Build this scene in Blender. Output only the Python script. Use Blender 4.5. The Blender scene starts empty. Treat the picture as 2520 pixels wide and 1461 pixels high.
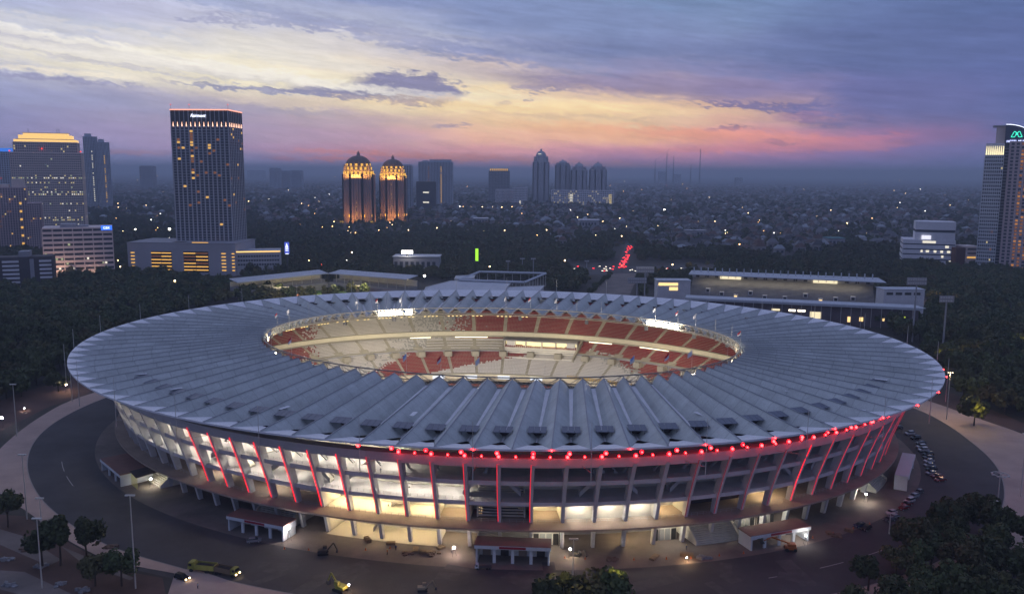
import bpy, math, random
import numpy as np
from mathutils import Matrix, Vector
R=math.radians; PI=math.pi
rnd=random.Random(7)
scene=bpy.context.scene
COL=scene.collection
# ---------------------------------------------------------------- camera
HC=111.5; F=840.76; PITCH=.14641; ROLL=.006667
cam=bpy.data.objects.new('camera',bpy.data.cameras.new('camera')); COL.objects.link(cam)
cam.data.sensor_width=36; cam.data.lens=F/1024*36; cam.data.clip_start=1; cam.data.clip_end=60000
cam.matrix_world=Matrix.Translation((0,0,HC))@Matrix.Rotation(PI/2-PITCH,4,'X')@Matrix.Rotation(ROLL,4,'Z')
scene.camera=cam
scene.view_settings.view_transform='Standard'; scene.view_settings.look='None'
scene.view_settings.gamma=1; scene.view_settings.exposure=0.0
scene.view_settings.use_curve_mapping=False
cy_=scene.cycles
cy_.use_denoising=True
try: cy_.denoiser='OPENIMAGEDENOISE'
except Exception: pass
cy_.max_bounces=5; cy_.diffuse_bounces=2; cy_.glossy_bounces=2; cy_.transmission_bounces=3; cy_.volume_bounces=0
cy_.transparent_max_bounces=6; cy_.sample_clamp_indirect=1.5; cy_.sample_clamp_direct=0; cy_.caustics_reflective=False; cy_.caustics_refractive=False
cy_.use_adaptive_sampling=True; cy_.adaptive_threshold=.02
# photograph coordinates (width 2520) <-> rays
K=1024/2520
def ray(x,y):
    u=x*K-512; v=y*K-296.5
    c,s=math.cos(ROLL),math.sin(ROLL)
    uu=c*u+s*v; vv=-s*u+c*v
    d=Vector((uu/F, math.cos(PITCH)-vv/F*math.sin(PITCH)*1.0, -math.sin(PITCH)-vv/F*math.cos(PITCH)))
    d.y=math.cos(PITCH)+(-vv/F)*math.sin(PITCH); d.z=-math.sin(PITCH)+(-vv/F)*math.cos(PITCH)
    return d
def P(x,y,z=0.):
    d=ray(x,y); t=(z-HC)/d.z
    return Vector((d.x*t,d.y*t,z))
def PD(x,y,dist):
    d=ray(x,y); t=dist/d.y
    return Vector((d.x*t,dist,HC+d.z*t))
def projV(X,Y,Z):
    Z=Z-HC; zc=Y*math.cos(PITCH)-Z*math.sin(PITCH); yu=Z*math.cos(PITCH)+Y*math.sin(PITCH)
    u=F*X/zc; v=-F*yu/zc; c,s=math.cos(ROLL),math.sin(ROLL)
    return (512+c*u-s*v)/K,(296.5+s*u+c*v)/K
def srgb(r,g,b):
    f=lambda c:(c/255/12.92 if c/255<=.04045 else ((c/255+.055)/1.055)**2.4)
    return (f(r),f(g),f(b),1)
# ---------------------------------------------------------------- world: dusk sky
world=bpy.data.worlds.new('World'); scene.world=world; world.use_nodes=True
nt=world.node_tree; N=nt.nodes; L=nt.links; N.clear()
def nd(t,**k):
    n=N.new(t)
    for a,b in k.items(): setattr(n,a,b)
    return n
def m(op,a,b=None,c=None,clamp=False):
    n=nd('ShaderNodeMath',operation=op); n.use_clamp=clamp
    for i,v in enumerate((a,b,c)):
        if v is None: continue
        if isinstance(v,(int,float)): n.inputs[i].default_value=v
        else: L.new(v,n.inputs[i])
    return n.outputs[0]
def mixc(f,a,b,mode='MIX'):
    n=nd('ShaderNodeMix',data_type='RGBA',blend_type=mode)
    for s,v in ((n.inputs[0],f),(n.inputs[6],a),(n.inputs[7],b)):
        if isinstance(v,(int,float)): s.default_value=v
        elif isinstance(v,tuple): s.default_value=v
        else: L.new(v,s)
    return n.outputs[2]
tc=nd('ShaderNodeTexCoord'); sep=nd('ShaderNodeSeparateXYZ'); L.new(tc.outputs['Generated'],sep.inputs[0])
dx,dy,dz=sep.outputs
az=m('ARCTAN2',dx,dy); el=m('ARCTANGENT',m('DIVIDE',dz,m('SQRT',m('ADD',m('MULTIPLY',dx,dx),m('MULTIPLY',dy,dy)))))
def noise(scale,detail,rough,sx,sy,ox=0,tilt=0.,dist=0.):
    cb=nd('ShaderNodeCombineXYZ')
    L.new(m('MULTIPLY',az,sx),cb.inputs[0]); L.new(m('ADD',m('MULTIPLY',el,sy),m('MULTIPLY',az,tilt*sy)),cb.inputs[1]); cb.inputs[2].default_value=ox
    n=nd('ShaderNodeTexNoise'); n.inputs['Scale'].default_value=scale; n.inputs['Detail'].default_value=detail; n.inputs['Roughness'].default_value=rough; n.inputs['Distortion'].default_value=dist
    L.new(cb.outputs[0],n.inputs['Vector']); return n.outputs[0]
def ctr(v,a): return m('MULTIPLY',m('SUBTRACT',v,.5),a)
# warps so that nothing keeps a straight edge
w1=noise(1,5,.6,9,45,0.,.12); w2=noise(1,5,.62,14,60,7.,.1); w3=noise(1,9,.72,60,200,3.,.15)
elw=m('ADD',m('ADD',el,ctr(w1,.030)),ctr(w3,.006)); azw=m('ADD',m('ADD',az,ctr(w2,.10)),ctr(w3,.012))
def ang(x,y):
    d=ray(x,y); return math.atan2(d.x,d.y), math.atan2(d.z,math.hypot(d.x,d.y))
XS=[-200,0,300,600,900,1200,1500,1800,2100,2520]
ROWS=[
(432,[(78,88,130),(88,98,140),(100,108,150),(114,112,155),(130,114,152),(138,114,148),(134,108,146),(122,102,146),(98,94,142),(76,84,132)]),
(402,[(80,90,130),(92,98,143),(112,114,158),(126,116,156),(146,112,144),(158,112,138),(158,108,138),(140,102,140),(102,90,140),(68,78,128)]),
(372,[(95,100,145),(115,116,160),(146,131,170),(162,132,163),(188,132,148),(212,142,138),(196,128,142),(180,116,145),(128,100,150),(76,86,138)]),
(340,[(110,112,160),(134,130,175),(155,140,178),(168,146,174),(188,148,164),(236,176,142),(240,172,132),(222,142,140),(170,112,148),(82,90,146)]),
(300,[(115,120,165),(140,140,184),(165,155,188),(178,160,183),(196,168,174),(242,200,150),(246,208,156),(226,172,146),(132,112,158),(85,95,152)]),
(262,[(130,138,180),(152,156,194),(177,170,194),(205,188,184),(232,210,174),(248,218,160),(248,214,152),(214,168,150),(112,108,164),(85,97,155)]),
(222,[(150,160,190),(170,173,200),(214,207,198),(230,219,192),(240,224,182),(238,212,166),(208,174,162),(150,130,166),(106,107,165),(84,97,156)]),
(172,[(190,190,200),(222,216,206),(236,228,208),(240,230,206),(228,214,194),(190,174,178),(140,136,174),(120,122,168),(97,108,164),(84,98,158)]),
(122,[(170,175,200),(182,186,206),(198,197,210),(218,212,204),(206,199,200),(156,156,188),(114,128,172),(116,128,172),(96,113,166),(84,100,161)]),
(60,[(160,170,205),(170,178,211),(181,183,211),(190,191,211),(198,198,211),(132,146,188),(110,131,174),(110,131,174),(96,117,168),(80,104,160)]),
(0,[(155,170,208),(166,180,215),(175,185,214),(172,181,210),(142,153,196),(113,136,180),(111,135,178),(105,130,174),(95,119,170),(80,106,162)]),
]
A0,A1=ang(-200,300)[0],ang(2520,300)[0]
uu=m('DIVIDE',m('SUBTRACT',azw,A0),A1-A0,clamp=True)
def ramp(fac,stops):
    n=nd('ShaderNodeValToRGB'); cr=n.color_ramp
    while len(cr.elements)>1: cr.elements.remove(cr.elements[0])
    cr.elements[0].position=stops[0][0]; cr.elements[0].color=stops[0][1]
    for p_,c in stops[1:]:
        e=cr.elements.new(p_); e.color=c
    L.new(fac,n.inputs[0]); return n.outputs[0]
cur=None; pe=None
for yv,cols in ROWS:
    kx={432:1.3,402:1.3,372:1.18,340:1.08}.get(yv,1); cols=[tuple(min(255,c_*kx) for c_ in cc) for cc in cols]
    st=[(min(1,max(0,(ang(x,yv)[0]-A0)/(A1-A0))),srgb(*c)) for x,c in zip(XS,cols)]
    c=ramp(uu,st); e=ang(1260,yv)[1]
    if cur is None: cur=c
    else:
        f=m('DIVIDE',m('SUBTRACT',elw,pe),e-pe,clamp=True)
        f=m('MULTIPLY',m('MULTIPLY',f,f),m('SUBTRACT',3,m('MULTIPLY',f,2)))
        cur=mixc(f,cur,c)
    pe=e
# above the frame: dusk cloud deck, deepening to blue overhead
f=m('DIVIDE',m('SUBTRACT',el,.22),.5,clamp=True); cur=mixc(f,cur,srgb(126,138,180))
f=m('DIVIDE',m('SUBTRACT',el,.7),.7,clamp=True); cur=mixc(f,cur,srgb(122,134,178))
# eastern half of the sky, away from the sunset
f=m('DIVIDE',m('SUBTRACT',m('ABSOLUTE',az),.62),1.6,clamp=True); cur=mixc(f,cur,srgb(104,116,162))
def blob(x,y,rx,ry,col,amt=1.,soft=.5,tilt=0.,rag=1.):
    global cur
    a0,e0=ang(x,y); a1,_=ang(x+rx,y); _,e1=ang(x,y-ry); sx,sy=a1-a0,e1-e0
    A=m('SUBTRACT',m('ADD',az,m('ADD',ctr(w2,.04*rag),ctr(w3,.04*rag))),a0); E=m('ADD',m('SUBTRACT',m('ADD',m('ADD',el,ctr(w1,.014*rag)),ctr(w3,.024*rag)),e0),m('MULTIPLY',A,tilt))
    q=m('ADD',m('POWER',m('ABSOLUTE',m('DIVIDE',A,sx)),2),m('POWER',m('ABSOLUTE',m('DIVIDE',E,sy)),2))
    fac=m('MULTIPLY',m('DIVIDE',m('SUBTRACT',1+soft,q),2*soft,clamp=True),amt)
    cur=mixc(fac,cur,srgb(*col))
B=blob
# pale lit streaks
B(420,100,700,14,(222,218,214),.45,.9,.10); B(600,165,900,12,(244,232,200),.5,.9,.09); B(900,52,420,12,(214,212,216),.45,.9,.16)
B(1300,175,260,8,(220,200,186),.4,.9,.12); B(700,212,620,9,(246,234,200),.5,.9,.06)
# grey violet cloud banks
B(330,140,520,16,(168,170,200),.55,.9,.12); B(180,235,420,30,(140,145,188),.55,.9,.05)
B(150,196,190,7,(140,140,178),.8,.6,.07); B(560,215,190,4,(132,134,172),.85,.5,.06); B(760,228,200,6,(128,128,168),.9,.5,.05)
B(1000,215,140,34,(126,124,164),.95,.35,.05,1.6); B(900,226,170,9,(128,126,166),.9,.5,.03); B(1060,240,80,20,(124,120,162),.9,.4,-.05,1.6)
B(640,266,200,10,(160,150,180),.6,.8,.04); B(470,48,30,9,(140,144,184),.7,.5,0,2.); B(1110,310,50,4,(160,140,168),.7,.6,.03)
B(1305,244,14,4,(150,135,160),.8,.5); B(1240,253,20,6,(166,146,160),.8,.5); B(1330,215,80,10,(140,130,166),.7,.6,.03,1.6)
B(1560,330,240,6,(214,168,150),.5,.8,.02); B(1400,285,300,6,(222,184,150),.45,.8,.02)
B(1640,215,360,26,(128,120,166),.6,.8,.07); B(1900,262,190,10,(112,106,158),.85,.5,.10,1.5); B(1990,272,30,22,(104,102,154),.75,.4,0,2.)
B(1785,322,52,7,(128,106,148),.85,.5,-.02,1.5); B(2200,240,170,52,(92,98,154),.6,.8,.0,1.5); B(2040,300,60,8,(108,104,156),.6,.6)
B(1980,285,80,12,(168,122,154),.5,.7,.0,1.5)
B(700,20,420,30,(134,146,188),.6,.6,.10,2.); B(1000,95,330,22,(140,146,186),.6,.6,.16,2.); B(560,48,60,10,(150,152,188),.7,.6,.1,2.5); B(700,55,90,8,(146,150,188),.7,.6,.12,2.5)
B(820,70,70,7,(148,150,186),.6,.6,.12,2.5); B(1300,130,260,30,(116,128,174),.55,.7,.08,2.); B(1700,120,420,26,(104,116,164),.45,.7,.03,2.); B(2150,110,420,60,(88,104,156),.5,.7,.0,2.)
B(1480,200,160,14,(140,128,166),.6,.7,.06,2.); B(200,50,260,12,(176,184,208),.5,.8,.12,2.); B(1180,10,620,62,(118,132,178),.6,.45,.12,1.5)
B(380,132,560,11,(244,238,226),.7,.9,.13); B(620,182,560,13,(246,238,222),.7,.9,.09); B(330,168,380,5,(196,192,202),.7,.8,.13); B(180,178,260,7,(250,236,206),.6,.9,.05); B(1350,262,420,14,(252,214,150),.55,.9,.03)
B(1520,325,240,20,(252,180,122),.75,.9,.06); B(2380,60,460,120,(76,92,142),.5,.9); B(1750,330,240,13,(250,154,116),.7,.9,.06)
# burning red underside near the horizon
B(1000,382,260,6,(240,132,112),.85,.8,.035); B(880,392,120,5,(246,128,106),.8,.7,.02); B(1250,392,320,8,(232,140,120),.6,.9,.05)
B(700,388,40,5,(216,120,128),.6,.7); B(340,374,90,5,(206,138,146),.5,.8); B(1960,362,240,12,(236,128,118),.5,.9,-.03)
B(1700,368,120,9,(240,140,120),.45,.9,.02); B(2080,340,140,8,(222,120,130),.45,.8,-.05); B(1930,353,52,4,(128,100,150),.7,.6,-.02)
B(1860,345,160,16,(238,140,120),.45,.9,0)
# fine brightness texture
tex=m('ADD',m('MULTIPLY',ctr(noise(1,8,.62,22,150,11.,.12),1),.52),m('MULTIPLY',ctr(noise(1,6,.6,7,50,21.,.1),1),.36))
hsv=nd('ShaderNodeHueSaturation'); hsv.inputs['Saturation'].default_value=.9; L.new(cur,hsv.inputs['Color']); L.new(m('ADD',1,tex),hsv.inputs['Value'])
bg=nd('ShaderNodeBackground'); bg.inputs['Strength'].default_value=1.18; L.new(hsv.outputs[0],bg.inputs['Color'])
out=nd('ShaderNodeOutputWorld'); L.new(bg.outputs[0],out.inputs['Surface'])
world.cycles.sampling_method='MANUAL'; world.cycles.sample_map_resolution=512
# the sun is just below the horizon: only a last weak, very soft glow from the west
sun=bpy.data.objects.new('sun',bpy.data.lights.new('sun','SUN')); COL.objects.link(sun)
sun.data.energy=.06; sun.data.angle=R(25); sun.data.color=(1,.78,.6); sun.rotation_euler=(R(82),0,R(180))
# ---------------------------------------------------------------- helpers
_mats={}
def mat(name,col,rough=.7,metal=0.,emit=None,es=0.,var=0.,vs=.2,bump=0.,bs=1.,sample='AUTO',spec=.5,brick=None,objvar=0.):
    if name in _mats: return _mats[name]
    M=bpy.data.materials.new(name); M.use_nodes=True; t=M.node_tree; b=t.nodes['Principled BSDF']
    col=tuple(col[:3])+(1,)
    b.inputs['Base Color'].default_value=col; b.inputs['Roughness'].default_value=rough; b.inputs['Metallic'].default_value=metal
    b.inputs['Specular IOR Level'].default_value=spec
    if emit: b.inputs['Emission Color'].default_value=tuple(emit[:3])+(1,); b.inputs['Emission Strength'].default_value=es
    if var or bump:
        tcn=t.nodes.new('ShaderNodeTexCoord')
        n=t.nodes.new('ShaderNodeTexNoise'); n.inputs['Scale'].default_value=vs; n.inputs['Detail'].default_value=7; n.inputs['Roughness'].default_value=.65
        t.links.new(tcn.outputs['Object'],n.inputs['Vector'])
        if var:
            mr=t.nodes.new('ShaderNodeMapRange'); mr.inputs[1].default_value=.3; mr.inputs[2].default_value=.7; mr.inputs[3].default_value=1-var; mr.inputs[4].default_value=1+var
            t.links.new(n.outputs[0],mr.inputs[0])
            h=t.nodes.new('ShaderNodeHueSaturation'); h.inputs['Color'].default_value=col; last=mr.outputs[0]
            if objvar:
                oi=t.nodes.new('ShaderNodeObjectInfo'); mo=t.nodes.new('ShaderNodeMapRange'); mo.inputs[3].default_value=1-objvar; mo.inputs[4].default_value=1+objvar
                t.links.new(oi.outputs['Random'],mo.inputs[0]); mm=t.nodes.new('ShaderNodeMath'); mm.operation='MULTIPLY'
                t.links.new(last,mm.inputs[0]); t.links.new(mo.outputs[0],mm.inputs[1]); last=mm.outputs[0]
                hr=t.nodes.new('ShaderNodeMapRange'); hr.inputs[3].default_value=.475; hr.inputs[4].default_value=.515; t.links.new(oi.outputs['Random'],hr.inputs[0]); t.links.new(hr.outputs[0],h.inputs['Hue'])
            t.links.new(last,h.inputs['Value']); t.links.new(h.outputs[0],b.inputs['Base Color'])
        if bump:
            n2=t.nodes.new('ShaderNodeTexNoise'); n2.inputs['Scale'].default_value=bs; n2.inputs['Detail'].default_value=5; t.links.new(tcn.outputs['Object'],n2.inputs['Vector'])
            bp=t.nodes.new('ShaderNodeBump'); bp.inputs['Strength'].default_value=bump; bp.inputs['Distance'].default_value=.3
            t.links.new(n2.outputs[0],bp.inputs['Height']); t.links.new(bp.outputs[0],b.inputs['Normal'])
    M.cycles.emission_sampling=sample
    _mats[name]=M; return M
def glow(name,col,s,sample='NONE'):
    return mat(name,(0.02,.02,.02),.5,emit=col,es=s,sample=sample)
class MB:
    def __init__(s): s.v=[]; s.f=[]; s.m=[]; s.mats=[]; s.cur=0
    def use(s,M):
        if M not in s.mats: s.mats.append(M)
        s.cur=s.mats.index(M); return s
    def face(s,pts):
        i=len(s.v); s.v+= [tuple(p) for p in pts]; s.f.append(tuple(range(i,i+len(pts)))); s.m.append(s.cur); return s
    def raw(s,vs,fs):
        i=len(s.v); s.v+=[tuple(p) for p in vs]; s.f+=[tuple(a+i for a in f) for f in fs]; s.m+=[s.cur]*len(fs); return s
    def box(s,x0,x1,y0,y1,z0,z1,T=None):
        vs=[(x,y,z) for z in (z0,z1) for y in (y0,y1) for x in (x0,x1)]
        if T is not None: vs=[tuple(T@Vector(p)) for p in vs]
        return s.raw(vs,[(0,2,3,1),(4,5,7,6),(0,1,5,4),(2,6,7,3),(0,4,6,2),(1,3,7,5)])
    def hexa(s,b,t):   # bottom quad, top quad
        return s.raw(list(b)+list(t),[(3,2,1,0),(4,5,6,7),(0,1,5,4),(1,2,6,5),(2,3,7,6),(3,0,4,7)])
    def prism(s,poly,z0,z1):
        n=len(poly); s.raw([(p[0],p[1],z0) for p in poly]+[(p[0],p[1],z1) for p in poly],[tuple(range(n))[::-1],tuple(range(n,2*n))]+[(i,(i+1)%n,n+(i+1)%n,n+i) for i in range(n)]); return s
    def tube(s,a,b,r0,r1=None,n=6,cap=True):
        r1=r0 if r1 is None else r1; a=Vector(a); b=Vector(b); d=(b-a).normalized()
        u=d.cross(Vector((0,0,1)) if abs(d.z)<.9 else Vector((1,0,0))).normalized(); w=d.cross(u)
        vs=[tuple(c+(u*math.cos(2*PI*i/n)+w*math.sin(2*PI*i/n))*r) for c,r in ((a,r0),(b,r1)) for i in range(n)]
        fs=[(i,(i+1)%n,n+(i+1)%n,n+i) for i in range(n)]
        if cap: fs+=[tuple(range(n))[::-1],tuple(range(n,2*n))]
        return s.raw(vs,fs)
    def sphere(s,c,r,n=8,k=5,sz=1.):
        vs=[];
        for j in range(1,k):
            a=PI*j/k
            vs+=[(c[0]+r*math.sin(a)*math.cos(2*PI*i/n),c[1]+r*math.sin(a)*math.sin(2*PI*i/n),c[2]+r*sz*math.cos(a)) for i in range(n)]
        T=len(vs); vs+=[(c[0],c[1],c[2]+r*sz),(c[0],c[1],c[2]-r*sz)]
        fs=[(j*n+i,(j+1)*n+i,(j+1)*n+(i+1)%n,j*n+(i+1)%n) for j in range(k-2) for i in range(n)]
        fs+=[(T,i,(i+1)%n) for i in range(n)]+[(T+1,(k-2)*n+(i+1)%n,(k-2)*n+i) for i in range(n)]
        return s.raw(vs,fs)
    def loft(s,rings,closed=True):
        for a,b in zip(rings[:-1],rings[1:]):
            n=len(a); i=len(s.v); s.v+=[tuple(p) for p in a]+[tuple(p) for p in b]
            for j in range(n if closed else n-1):
                s.f.append((i+j,i+(j+1)%n,i+n+(j+1)%n,i+n+j)); s.m.append(s.cur)
        return s
    def mesh(s,name,smooth=False):
        me=bpy.data.meshes.new(name); me.from_pydata(s.v,[],s.f)
        for M in s.mats: me.materials.append(M)
        me.polygons.foreach_set('material_index',s.m)
        if smooth: me.polygons.foreach_set('use_smooth',[True]*len(s.f))
        me.update(); return me
    def build(s,name,parent=None,smooth=False,loc=None,**k):
        o=bpy.data.objects.new(name,s.mesh(name,smooth)); return link(o,parent,loc,**k)
def link(o,parent=None,loc=None,rz=None,label=None,cat=None,group=None,kind=None):
    COL.objects.link(o)
    if parent is not None: o.parent=parent
    if loc is not None: o.location=loc
    if rz is not None: o.rotation_euler.z=rz
    for a,b in (('label',label),('category',cat),('group',group),('kind',kind)):
        if b: o[a]=b
    return o
def inst(name,me,parent=None,loc=(0,0,0),rz=0,sc=None,**k):
    o=bpy.data.objects.new(name,me); link(o,parent,loc,rz,**k)
    if sc is not None: o.scale=sc if hasattr(sc,'__len__') else (sc,)*3
    return o
def empty(name,loc,rz=0,**k):
    o=bpy.data.objects.new(name,None); o.empty_display_size=1; return link(o,None,loc,rz,**k)
def copytree(o,loc=None,rz=None,parent=None,sc=None,**k):
    c=o.copy(); COL.objects.link(c)
    if parent is not None: c.parent=parent
    if loc is not None: c.location=loc
    if rz is not None: c.rotation_euler.z=rz
    if sc is not None: c.scale=sc if hasattr(sc,'__len__') else (sc,)*3
    for a,b in k.items():
        if b: c[a]=b
    for ch in o.children: copytree(ch,parent=c)
    return c
def npmesh(name,V,Fq,mats,mi=None):
    me=bpy.data.meshes.new(name); n=len(V); k=Fq.shape[1]; nf=len(Fq)
    me.vertices.add(n); me.vertices.foreach_set('co',V.astype(np.float32).ravel())
    me.loops.add(nf*k); me.loops.foreach_set('vertex_index',Fq.astype(np.int32).ravel())
    me.polygons.add(nf); me.polygons.foreach_set('loop_start',np.arange(nf,dtype=np.int32)*k); me.polygons.foreach_set('loop_total',np.full(nf,k,dtype=np.int32))
    for M in mats: me.materials.append(M)
    if mi is not None: me.polygons.foreach_set('material_index',mi.astype(np.int32))
    me.update(calc_edges=True); return me
def area_lamp(name,loc,target,sx,sy,power,col,spread=None,parent=None):
    l=bpy.data.lights.new(name,'AREA'); l.shape='RECTANGLE'; l.size=sx; l.size_y=sy; l.energy=power; l.color=col
    if spread: l.spread=R(spread)
    o=bpy.data.objects.new(name,l); COL.objects.link(o)
    if parent is not None: o.parent=parent
    o.location=loc; o.rotation_euler=(Vector(target)-Vector(loc)).to_track_quat('-Z','Y').to_euler(); return o
def point_lamp(name,loc,power,col,rad=.3,parent=None):
    l=bpy.data.lights.new(name,'POINT'); l.energy=power; l.color=col; l.shadow_soft_size=rad
    o=bpy.data.objects.new(name,l); COL.objects.link(o); o.location=loc
    if parent is not None: o.parent=parent
    return o
# ---------------------------------------------------------------- haze
hm=bpy.data.materials.new('haze_air'); hm.use_nodes=True; ht=hm.node_tree; ht.nodes.remove(ht.nodes['Principled BSDF'])
pv=ht.nodes.new('ShaderNodeVolumePrincipled'); pv.inputs['Color'].default_value=(.76,.87,1,1); pv.inputs['Density'].default_value=1.45e-4; pv.inputs['Anisotropy'].default_value=0
ht.links.new(pv.outputs[0],ht.nodes['Material Output'].inputs['Volume'])
MB().use(hm).box(-31000,31000,-1500,32000,-2,252).build('haze',kind='stuff',label='thin blue evening haze over the city')
LMP=1.0
# ---------------------------------------------------------------- stadium geometry
SX,SD,PHI,T0=-6.679,365.54,-.197155,.266316
def tau(k,q=-.0607):
    a=2*PI*k/96+T0; return a+q*math.sin(2*a)
def EL(A,B,t,z): return Vector((A*math.sin(t),-B*math.cos(t),z))
SM=Matrix.Translation((SX,SD,0))@Matrix.Rotation(PHI,4,'Z')
def S2W(v): return SM@Vector(v)
def W2S(v): return SM.inverted()@Vector(v)
def ring(A,B,z,n=192,t0=0,t1=2*PI,closed=True):
    k=n if closed else n+1
    return [EL(A,B,t0+(t1-t0)*i/n,z) for i in range(k)]
def outr(k,z=39.5,d=0): return EL(178.88-d,151.0-d,tau(k),z)
def innr(k,z=39.9): return EL(105.44,76.77,tau(k,.1317),z)
WARM=(1,.80,.46); WHT=(1,.93,.80); COOL=(.75,.82,1)
mRoof=mat('roof_sheet',(.45,.485,.47),.55,.0,var=.16,vs=.09,bump=.15,bs=.6,objvar=.05)
_t=mRoof.node_tree; _b=_t.nodes['Principled BSDF']
def _n(ty,**k):
    n_=_t.nodes.new(ty)
    for a_,b_ in k.items(): setattr(n_,a_,b_)
    return n_
_tc=_n('ShaderNodeTexCoord'); _mp=_n('ShaderNodeMapping'); _mp.inputs['Scale'].default_value=(1/1.17,1,0); _t.links.new(_tc.outputs['Object'],_mp.inputs[0])
_vl=_n('ShaderNodeVectorMath',operation='LENGTH'); _t.links.new(_mp.outputs[0],_vl.inputs[0])
def _m(op,a_,b_=None):
    n_=_n('ShaderNodeMath',operation=op)
    for i_,v_ in enumerate((a_,b_)):
        if v_ is None: continue
        if isinstance(v_,(int,float)): n_.inputs[i_].default_value=v_
        else: _t.links.new(v_,n_.inputs[i_])
    return n_.outputs[0]
_nz=_n('ShaderNodeTexNoise'); _nz.inputs['Scale'].default_value=.05; _nz.inputs['Detail'].default_value=3; _t.links.new(_tc.outputs['Object'],_nz.inputs['Vector'])
_r=_m('ADD',_vl.outputs['Value'],_m('MULTIPLY',_nz.outputs[0],5.))
_fr=_m('FRACT',_m('DIVIDE',_r,6.1)); _ln=_m('LESS_THAN',_fr,.05)
_n2=_n('ShaderNodeTexNoise'); _n2.inputs['Scale'].default_value=.9; _n2.inputs['Detail'].default_value=8; _n2.inputs['Roughness'].default_value=.75; _t.links.new(_tc.outputs['Object'],_n2.inputs['Vector'])
_blk=_n('ShaderNodeTexWhiteNoise',noise_dimensions='1D'); _oi=_n('ShaderNodeObjectInfo'); _t.links.new(_m('ADD',_m('FLOOR',_m('DIVIDE',_r,6.1)),_m('MULTIPLY',_oi.outputs['Random'],97.)),_blk.inputs['W'])
_v=_m('MULTIPLY',_m('SUBTRACT',1.07,_m('MULTIPLY',_ln,.22)),_m('ADD',.86,_m('ADD',_m('MULTIPLY',_blk.outputs['Value'],.10),_m('MULTIPLY',_m('SUBTRACT',_n2.outputs[0],.4),.5))))
_src=_b.inputs['Base Color'].links[0].from_socket; _h=_n('ShaderNodeHueSaturation'); _t.links.new(_src,_h.inputs['Color']); _t.links.new(_v,_h.inputs['Value']); _t.links.new(_h.outputs[0],_b.inputs['Base Color'])
mFlap=mat('eave_sheet',(.80,.81,.83),.5,var=.1,vs=.3)
mGut=mat('gutter_sheet',(.72,.73,.75),.5,var=.12,vs=.2)
mCap=mat('ridge_cap_metal',(.24,.26,.30),.5)
mDarkv=mat('vent_dark',(.03,.03,.035),.9)
mSolar=mat('solar_cells',(.085,.10,.15),.32,.1,spec=.6)
mSolf=mat('solar_frame',(.35,.37,.4),.4,.5)
mConc=mat('painted_concrete',(.66,.65,.66),.75,var=.12,vs=.15,bump=.1)
mConcD=mat('grey_concrete',(.34,.33,.33),.8,var=.18,vs=.2)
mCream=mat('cream_plaster',(.78,.74,.64),.7,var=.07,vs=.2)
mDeck=mat('deck_slab',(.34,.27,.22),.85,var=.2,vs=.12)
mSteel=mat('steel_white',(.62,.60,.55),.45,.2)
mSteelD=mat('steel_dark',(.1,.1,.11),.5,.4)
mSoff=mat('soffit',(.20,.20,.22),.8,var=.2,vs=.2)
mAisle=mat('stand_concrete',(.42,.38,.29),.85,var=.15,vs=.3)
mRed=mat('seat_red',(.27,.006,.012),.5); mCrm=mat('seat_cream',(.64,.60,.56),.5); mGry=mat('seat_grey',(.36,.36,.34),.5)
stad=empty('stadium',(SX,SD,0),PHI,label='large oval stadium with folded pale roof ring and red lit columns',cat='stadium')
gl_red=glow('red_lamp_glow',(1,.018,.02),26,'FRONT'); gl_led=glow('red_led_glow',(1,.004,.014),3.2,'FRONT'); gl_led2=glow('red_led_dim',(1,.01,.03),1.1,'NONE'); gl_led3=glow('red_led_faint',(1,.02,.05),.22,'NONE')
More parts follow.
